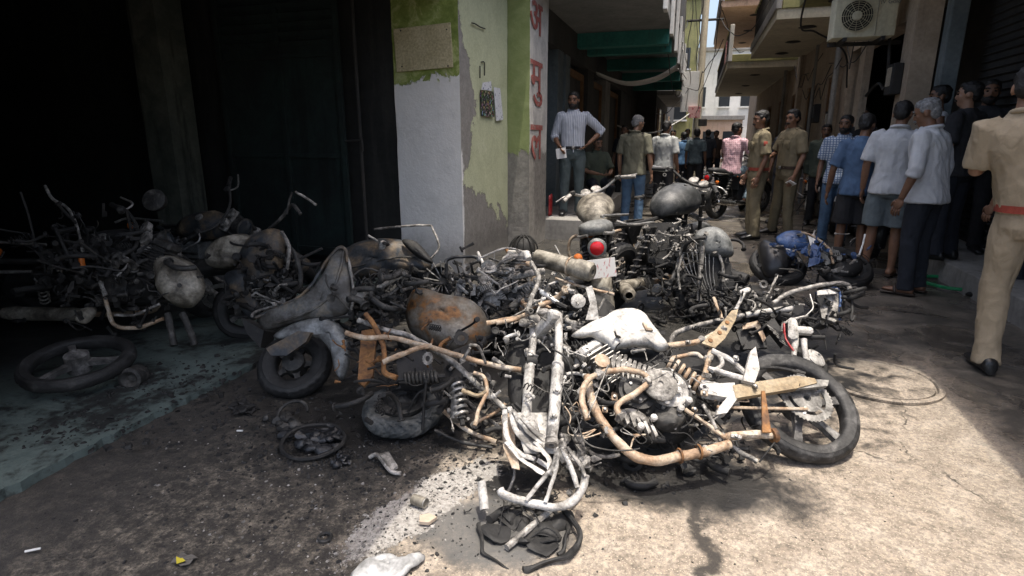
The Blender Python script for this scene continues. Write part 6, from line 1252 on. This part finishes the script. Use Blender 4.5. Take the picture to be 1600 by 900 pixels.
junk(j_, 'charred_wiring', J(190, 450, .0), (.5, .25, .2), 150, 'char2', ('wire', 'bar', 'lump', 'plate'), 1.1, None, 29); junk(j_, 'charred_wiring', J(150, 400, .0), (.5, .3, .25), 120, 'char', ('wire', 'bar', 'lump', 'plate'), 1.4, None, 30)
# ---------------- further machines deep in the garage
cL = gnd(60, 520); e = motorcycle('blackened motorcycle at the far left edge of the garage', place(cL.x - .1, cL.y + .35, 20, 42, .95, .03), 'char', None, 'char', 'tyre', 20, True, False, False, grp=GW, spokes=5, rearlamp=False, plate=False)
cL = gnd(250, 470); e = motorcycle('blackened motorcycle toppled in the dark behind the pale tank', place(cL.x - .5, cL.y + .75, 10, 44, .95, .03), 'scorch', None, 'char', 'tyre', -20, True, False, False, grp=GW, spokes=5, rearlamp=False, plate=False)
q = onY(305, 385, 4.0); o = thing('burnt_crate', 'scorched grey metal box standing behind the pale tank', 'box', (q.x, 4.0, 0.035), None)
MB().lo((q.x - .12, 3.9, .035), (q.x + .14, 4.2, q.z + .05), .01).build('case', M['greytank'], o)
for k in range(6): MB().lo((q.x - .11, 3.88, q.z - .3 + k * .05), (q.x + .13, 3.899, q.z - .28 + k * .05)).build('vent_slat', M['char2'], o, False)
# ================================================================ loose things on the ground
g7 = random.Random(5)
def bits(name, n, area, size, mat, label, dens=None, z0=0.0):
    m = MB(); k = 0; tries = 0
    while k < n and tries < n * 12:
        tries += 1; x, y = area(g7)
        s_ = size * math.exp(g7.gauss(0, .55)); s_ = min(s_, size * 3.2); z = (gzz(x, y) if z0 == 0 else z0)
        rot = Quaternion((1, g7.gauss(0, .25), g7.gauss(0, .25), g7.gauss(0, 2))).normalized().to_matrix()
        nn = g7.randint(4, 6); ring = [rot @ V((s_ * math.cos(2 * math.pi * j / nn) * g7.uniform(.5, 1.1), s_ * math.sin(2 * math.pi * j / nn) * g7.uniform(.4, 1), 0)) for j in range(nn)]
        h_ = s_ * g7.uniform(.15, .6); p = V((x, y, z - .001)); m.loft([[p + q for q in ring], [p + q * g7.uniform(.5, .9) + V((0, 0, h_)) for q in ring]]); k += 1
    o = kind(m.build(name, M[mat], None, False), 'stuff'); o['label'] = label; o['category'] = 'debris'; return o
def near_px(pts, sx, sy):
    def f(g):
        px, py = g.choice(pts); q = gnd(min(max(px + g.gauss(0, sx), 5), 1590), max(py + g.gauss(0, sy), 300)); return q.x, q.y
    return f
bits('charred_debris', 2600, near_px([(430, 690), (480, 690), (400, 640), (330, 640), (520, 720), (580, 710), (640, 720), (460, 650)], 70, 26), .006, 'char', 'small black charred flakes strewn before the garage')
bits('soot_flakes', 1800, near_px([(300, 750), (450, 800), (550, 780), (250, 830), (600, 800), (700, 760)], 110, 60), .004, 'char', 'sparse soot flakes scattered over the shaded cement')
bits('pale_grit', 900, near_px([(350, 720), (520, 800), (600, 730), (430, 850), (650, 760)], 110, 50), .0035, 'ash2', 'pale ash grit on the shaded ground')
bits('slab_debris', 520, near_px([(330, 580), (250, 620), (280, 600), (180, 660), (100, 690), (340, 610), (220, 690)], 45, 16), .009, 'char', 'burnt scraps lying on the teal garage floor', None, .036)
bits('heap_rubble', 1500, near_px([(760, 700), (720, 680), (860, 760), (960, 740), (1060, 720), (700, 640), (1000, 560), (900, 600), (1100, 560)], 60, 25), .006, 'char', 'black fragments on the ground around the heap')
bits('lit_grit', 900, near_px([(1200, 760), (1050, 820), (1350, 800), (760, 780), (950, 850), (1400, 700)], 130, 50), .0022, 'char2', 'tiny scorched crumbs on the sunlit cement')
def melt(name, label, cat, px, py, r, mat, n=14, seed=1, flat=.4):
    g = random.Random(seed); c = gnd(px, py); m = MB()
    for k in range(n):
        p = c + V((g.gauss(0, r * .5), g.gauss(0, r * .4), g.uniform(0, r * .25))); s_ = r * g.uniform(.2, .45); b = MB().ell(p, (s_, s_ * .8, s_ * flat), None, 10, 7).jitter(s_ * .5, 14 / r * .25, k); m.add(b.v, b.f)
    for v in m.v: v.z = max(v.z, -.004)
    o = m.build(name, M[mat]); recentre(o); return tag(o, label, cat)
M['gloss'] = patchy('glossy_molten_plastic', [(.3, (.006, .006, .007)), (.6, (.02, .021, .023)), (.8, (.08, .082, .085))], 16, (.15, .5), 0, .7, 50, .008)
melt('molten_clump', 'glossy black molten lump on the cement below the scooter wheel', 'debris', 492, 690, .12, 'gloss', 22, 1)
melt('molten_clump', 'grey crumpled molten plastic behind the glossy black lump', 'debris', 455, 662, .08, 'char2', 14, 2, .7)
melt('molten_clump', 'small silvery black molten nugget right of the larger lump', 'debris', 538, 722, .05, 'gloss', 12, 3, .8)
melt('molten_clump', 'black molten crust near the garage floor edge', 'debris', 375, 640, .09, 'char', 14, 4, .3)
c = gnd(458, 655); o = MB().torus((c.x, c.y, .03), V((.1, -.5, .8)), .075, .008, 28, 7, 1, 0, .2, 5.4).build('bent_ring', M['char2']); recentre(o); tag(o, 'bent grey ring beside the molten plastic', 'ring')
c = gnd(490, 695); o = MB().torus((c.x, c.y, .02), V((0, -.1, 1)), .14, .009, 40, 7).jitter(.012, 8).build('wire_hoop', M['char']); recentre(o); tag(o, 'charred hoop around the glossy molten lump', 'hoop')
c = gnd(508, 842); o = MB().torus((c.x, c.y, .008), (0, 0, 1), .022, .006, 20, 6).build('washer_ring', M['char2']); recentre(o); tag(o, 'small metal ring lying alone on shaded cement', 'ring')
c = gnd(606, 728); e = thing('bent_bracket', 'bent grey metal bracket lying below the ashy scooter wheel', 'bracket', (c.x, c.y, 0))
MB().prism([V((c.x - .07, c.y + .03, .012)), V((c.x - .02, c.y + .045, .03)), V((c.x + .06, c.y - .02, .012)), V((c.x + .05, c.y - .05, .01)), V((c.x - .03, c.y + .0, .03))], (0, 0, .012)).build('plate', M['ash2'], e); MB().tube([(c.x - .1, c.y + .02, .012), (c.x - .06, c.y + .02, .03), (c.x + .04, c.y - .05, .014), (c.x + .09, c.y - .05, .01)], .009, 8, 4).build('arm', M['ash2'], e)
c = gnd(655, 790); e = thing('spent_can', 'small tin cylinder lying on the sunlit grey cement', 'can', (c.x, c.y, 0)); MB().lathe([(.018, -.03), (.02, -.028), (.02, .028), (.018, .03), (.014, .026)], (c.x, c.y, .02), V((1, -.2, 0)), 16).build('shell', M['paletank'], e); MB().torus((c.x + .03, c.y - .006, .02), V((1, -.2, 0)), .019, .002, 16, 5).build('rim', M['steel'], e)
c = gnd(666, 815); o = MB().prism([V((c.x + q[0], c.y + q[1], .003)) for q in ((-.03, .01), (0, .03), (.035, .02), (.02, -.02), (-.015, -.025))], (0, 0, .012)).build('cement_chip', M['beige'], None, False); recentre(o); tag(o, 'tan chip of cement beside the tin', 'chip')
bits('cement_crumbs', 900, near_px([(600, 830), (640, 790), (690, 760), (570, 860), (720, 750)], 28, 14), .004, 'ash2', 'loose cement crumbs along the edge of the sunlit strip')
# torn fairing in the foreground
m = MB(); ol = [(548, 897), (570, 884), (600, 873), (636, 876), (664, 872), (655, 884), (636, 896), (612, 905), (560, 912)]
pts = [gnd(*q) + V((0, 0, .006)) for q in ol]; dome(m, pts, V((0, 0, 1)), .02, 6, flat=1.6); m.jitter(.016, 16, 2); m.jitter(.006, 45, 5)
M['palep'] = patchy('dusty_white_plastic', [(.3, (.16, .16, .155)), (.5, (.34, .34, .335)), (.8, (.5, .5, .49))], 9, (.3, .6), 0, .3, 50)
o = m.build('torn_fairing', M['palep'], None, True, 50, .004); tag(recentre(o), 'torn dusty white plastic fairing at the bottom of the picture', 'fairing')
c = gnd(288, 878); e = thing('wrapper_scrap', 'small crumpled black and yellow wrapper on the shaded cement', 'wrapper', (c.x, c.y, 0))
M['ylw'] = lens('yellow_foil', (.5, .42, .05)); MB().sheet([[V((c.x + .022 * (i - 1.5), c.y + .016 * (j - 1.5), .006 + .008 * ((i + j) % 2))) for j in range(4)] for i in range(4)]).build('sheet', M['black'], e, False, 40, .001)
MB().prism([V((c.x - .025, c.y - .005, .018)), V((c.x - .01, c.y - .02, .016)), V((c.x, c.y - .005, .019)), V((c.x + .02, c.y - .012, .018)), V((c.x + .0, c.y - .028, .014))], (0, 0, .002)).build('stripe', M['ylw'], e, False)
for px, py, L, ang, lab in ((375, 675, .03, 10, 'bright metal pin on charred ground left of the molten lump'), (52, 862, .045, 35, 'white matchstick sized splinter in the bottom left corner'), (165, 605, .03, 60, 'tiny white scrap on the garage floor edge')):
    c = gnd(px, py); d = V((math.cos(R(ang)), math.sin(R(ang)), 0)) * L / 2; o = MB().tube([c - d + V((0, 0, .006)), c + d + V((0, 0, .008))], .004, 6).build('metal_pin' if L < .04 else 'splinter', M['white']); recentre(o); tag(o, lab, 'scrap')
# scorched helmet-like basin by the sign pillar
c = gnd(818, 402); e = thing('wire_basket', 'black charred round basket standing against the sign pillar', 'basket', (c.x, c.y, 0))
for k in range(10):
    aa = k * math.pi / 5; MB().tube([V((c.x + .16 * math.cos(aa), c.y + .16 * math.sin(aa), .0)), V((c.x + .17 * math.cos(aa), c.y + .17 * math.sin(aa), .14)), V((c.x + .08 * math.cos(aa), c.y + .08 * math.sin(aa), .25)), V((c.x, c.y, .27))], .008, 6, 4).build('rib', M['char'], e)
MB().ell((c.x, c.y, .1), (.15, .15, .15), None, 14, 10).jitter(.03, 9).build('charred_lining', M['char'], e)
c = gnd(862, 330, .285); o = MB().sheet([[V((-2.0 + .03 * math.sin(i), 8.2 + .05 * i, .29 + .06 * j + .01 * math.sin(i * 3 + j))) for i in range(5)] for j in range(6)]).build('red_cloth', M['redpaint'], None, True, 60, .01); recentre(o); tag(o, 'red cloth bundle beside the sign pillar on the shop step', 'cloth')
# ================================================================ grow the figures' surfaces
def flush_rem():
    for o, vx, wr, fr, extra in REM:
        m = o.modifiers.new('r', 'REMESH'); m.mode = 'VOXEL'; m.voxel_size = vx * 1.28; m.adaptivity = 0
        s_ = o.modifiers.new('s', 'SMOOTH'); s_.factor = .5; s_.iterations = 2
    dg = bpy.context.evaluated_depsgraph_get()
    done = [(o, bpy.data.meshes.new_from_object(o.evaluated_get(dg)), wr, fr, extra) for o, vx, wr, fr, extra in REM]
    for o, me, wr, fr, extra in done:
        old = o.data; o.modifiers.clear(); o.data = me; mats = list(old.materials)
        if wr:
            sd = V((hash(o.name) % 97, 3, 7)) if False else V((len(o.name) * 3.1 + o.parent.location.x * 5, 3, 7))
            n_ = len(me.vertices); co = [0.0] * (3 * n_); no = [0.0] * (3 * n_)
            me.vertices.foreach_get('co', co); me.vertices.foreach_get('normal', no)
            for i in range(0, 3 * n_, 3):
                x, y, z = co[i:i + 3]; q = V((x * fr + sd.x, y * fr + sd.y, z * fr * .55 + (x + y) * fr * .45 + sd.z))
                d = wr * .8 * (noise.noise(q) * .8 + (.5 - abs(noise.noise(q * 1.6)) * 1.6) * .55 + .1 * noise.noise(q * 4))
                co[i] += no[i] * d; co[i + 1] += no[i + 1] * d; co[i + 2] += no[i + 2] * d
            me.vertices.foreach_set('co', co)
        if extra:
            L = ORIG[o.name]; bm = bmesh.new(); bm.from_mesh(me)
            vs = [bm.verts.new(p - L) for p in extra.v]
            for f in extra.f: bm.faces.new([vs[i] for i in f])
            bm.to_mesh(me); bm.free()
        me.materials.clear(); me.materials.append(mats[0])
        me.polygons.foreach_set('use_smooth', [True] * len(me.polygons)); me.update()
        bpy.data.meshes.remove(old)
flush_rem()
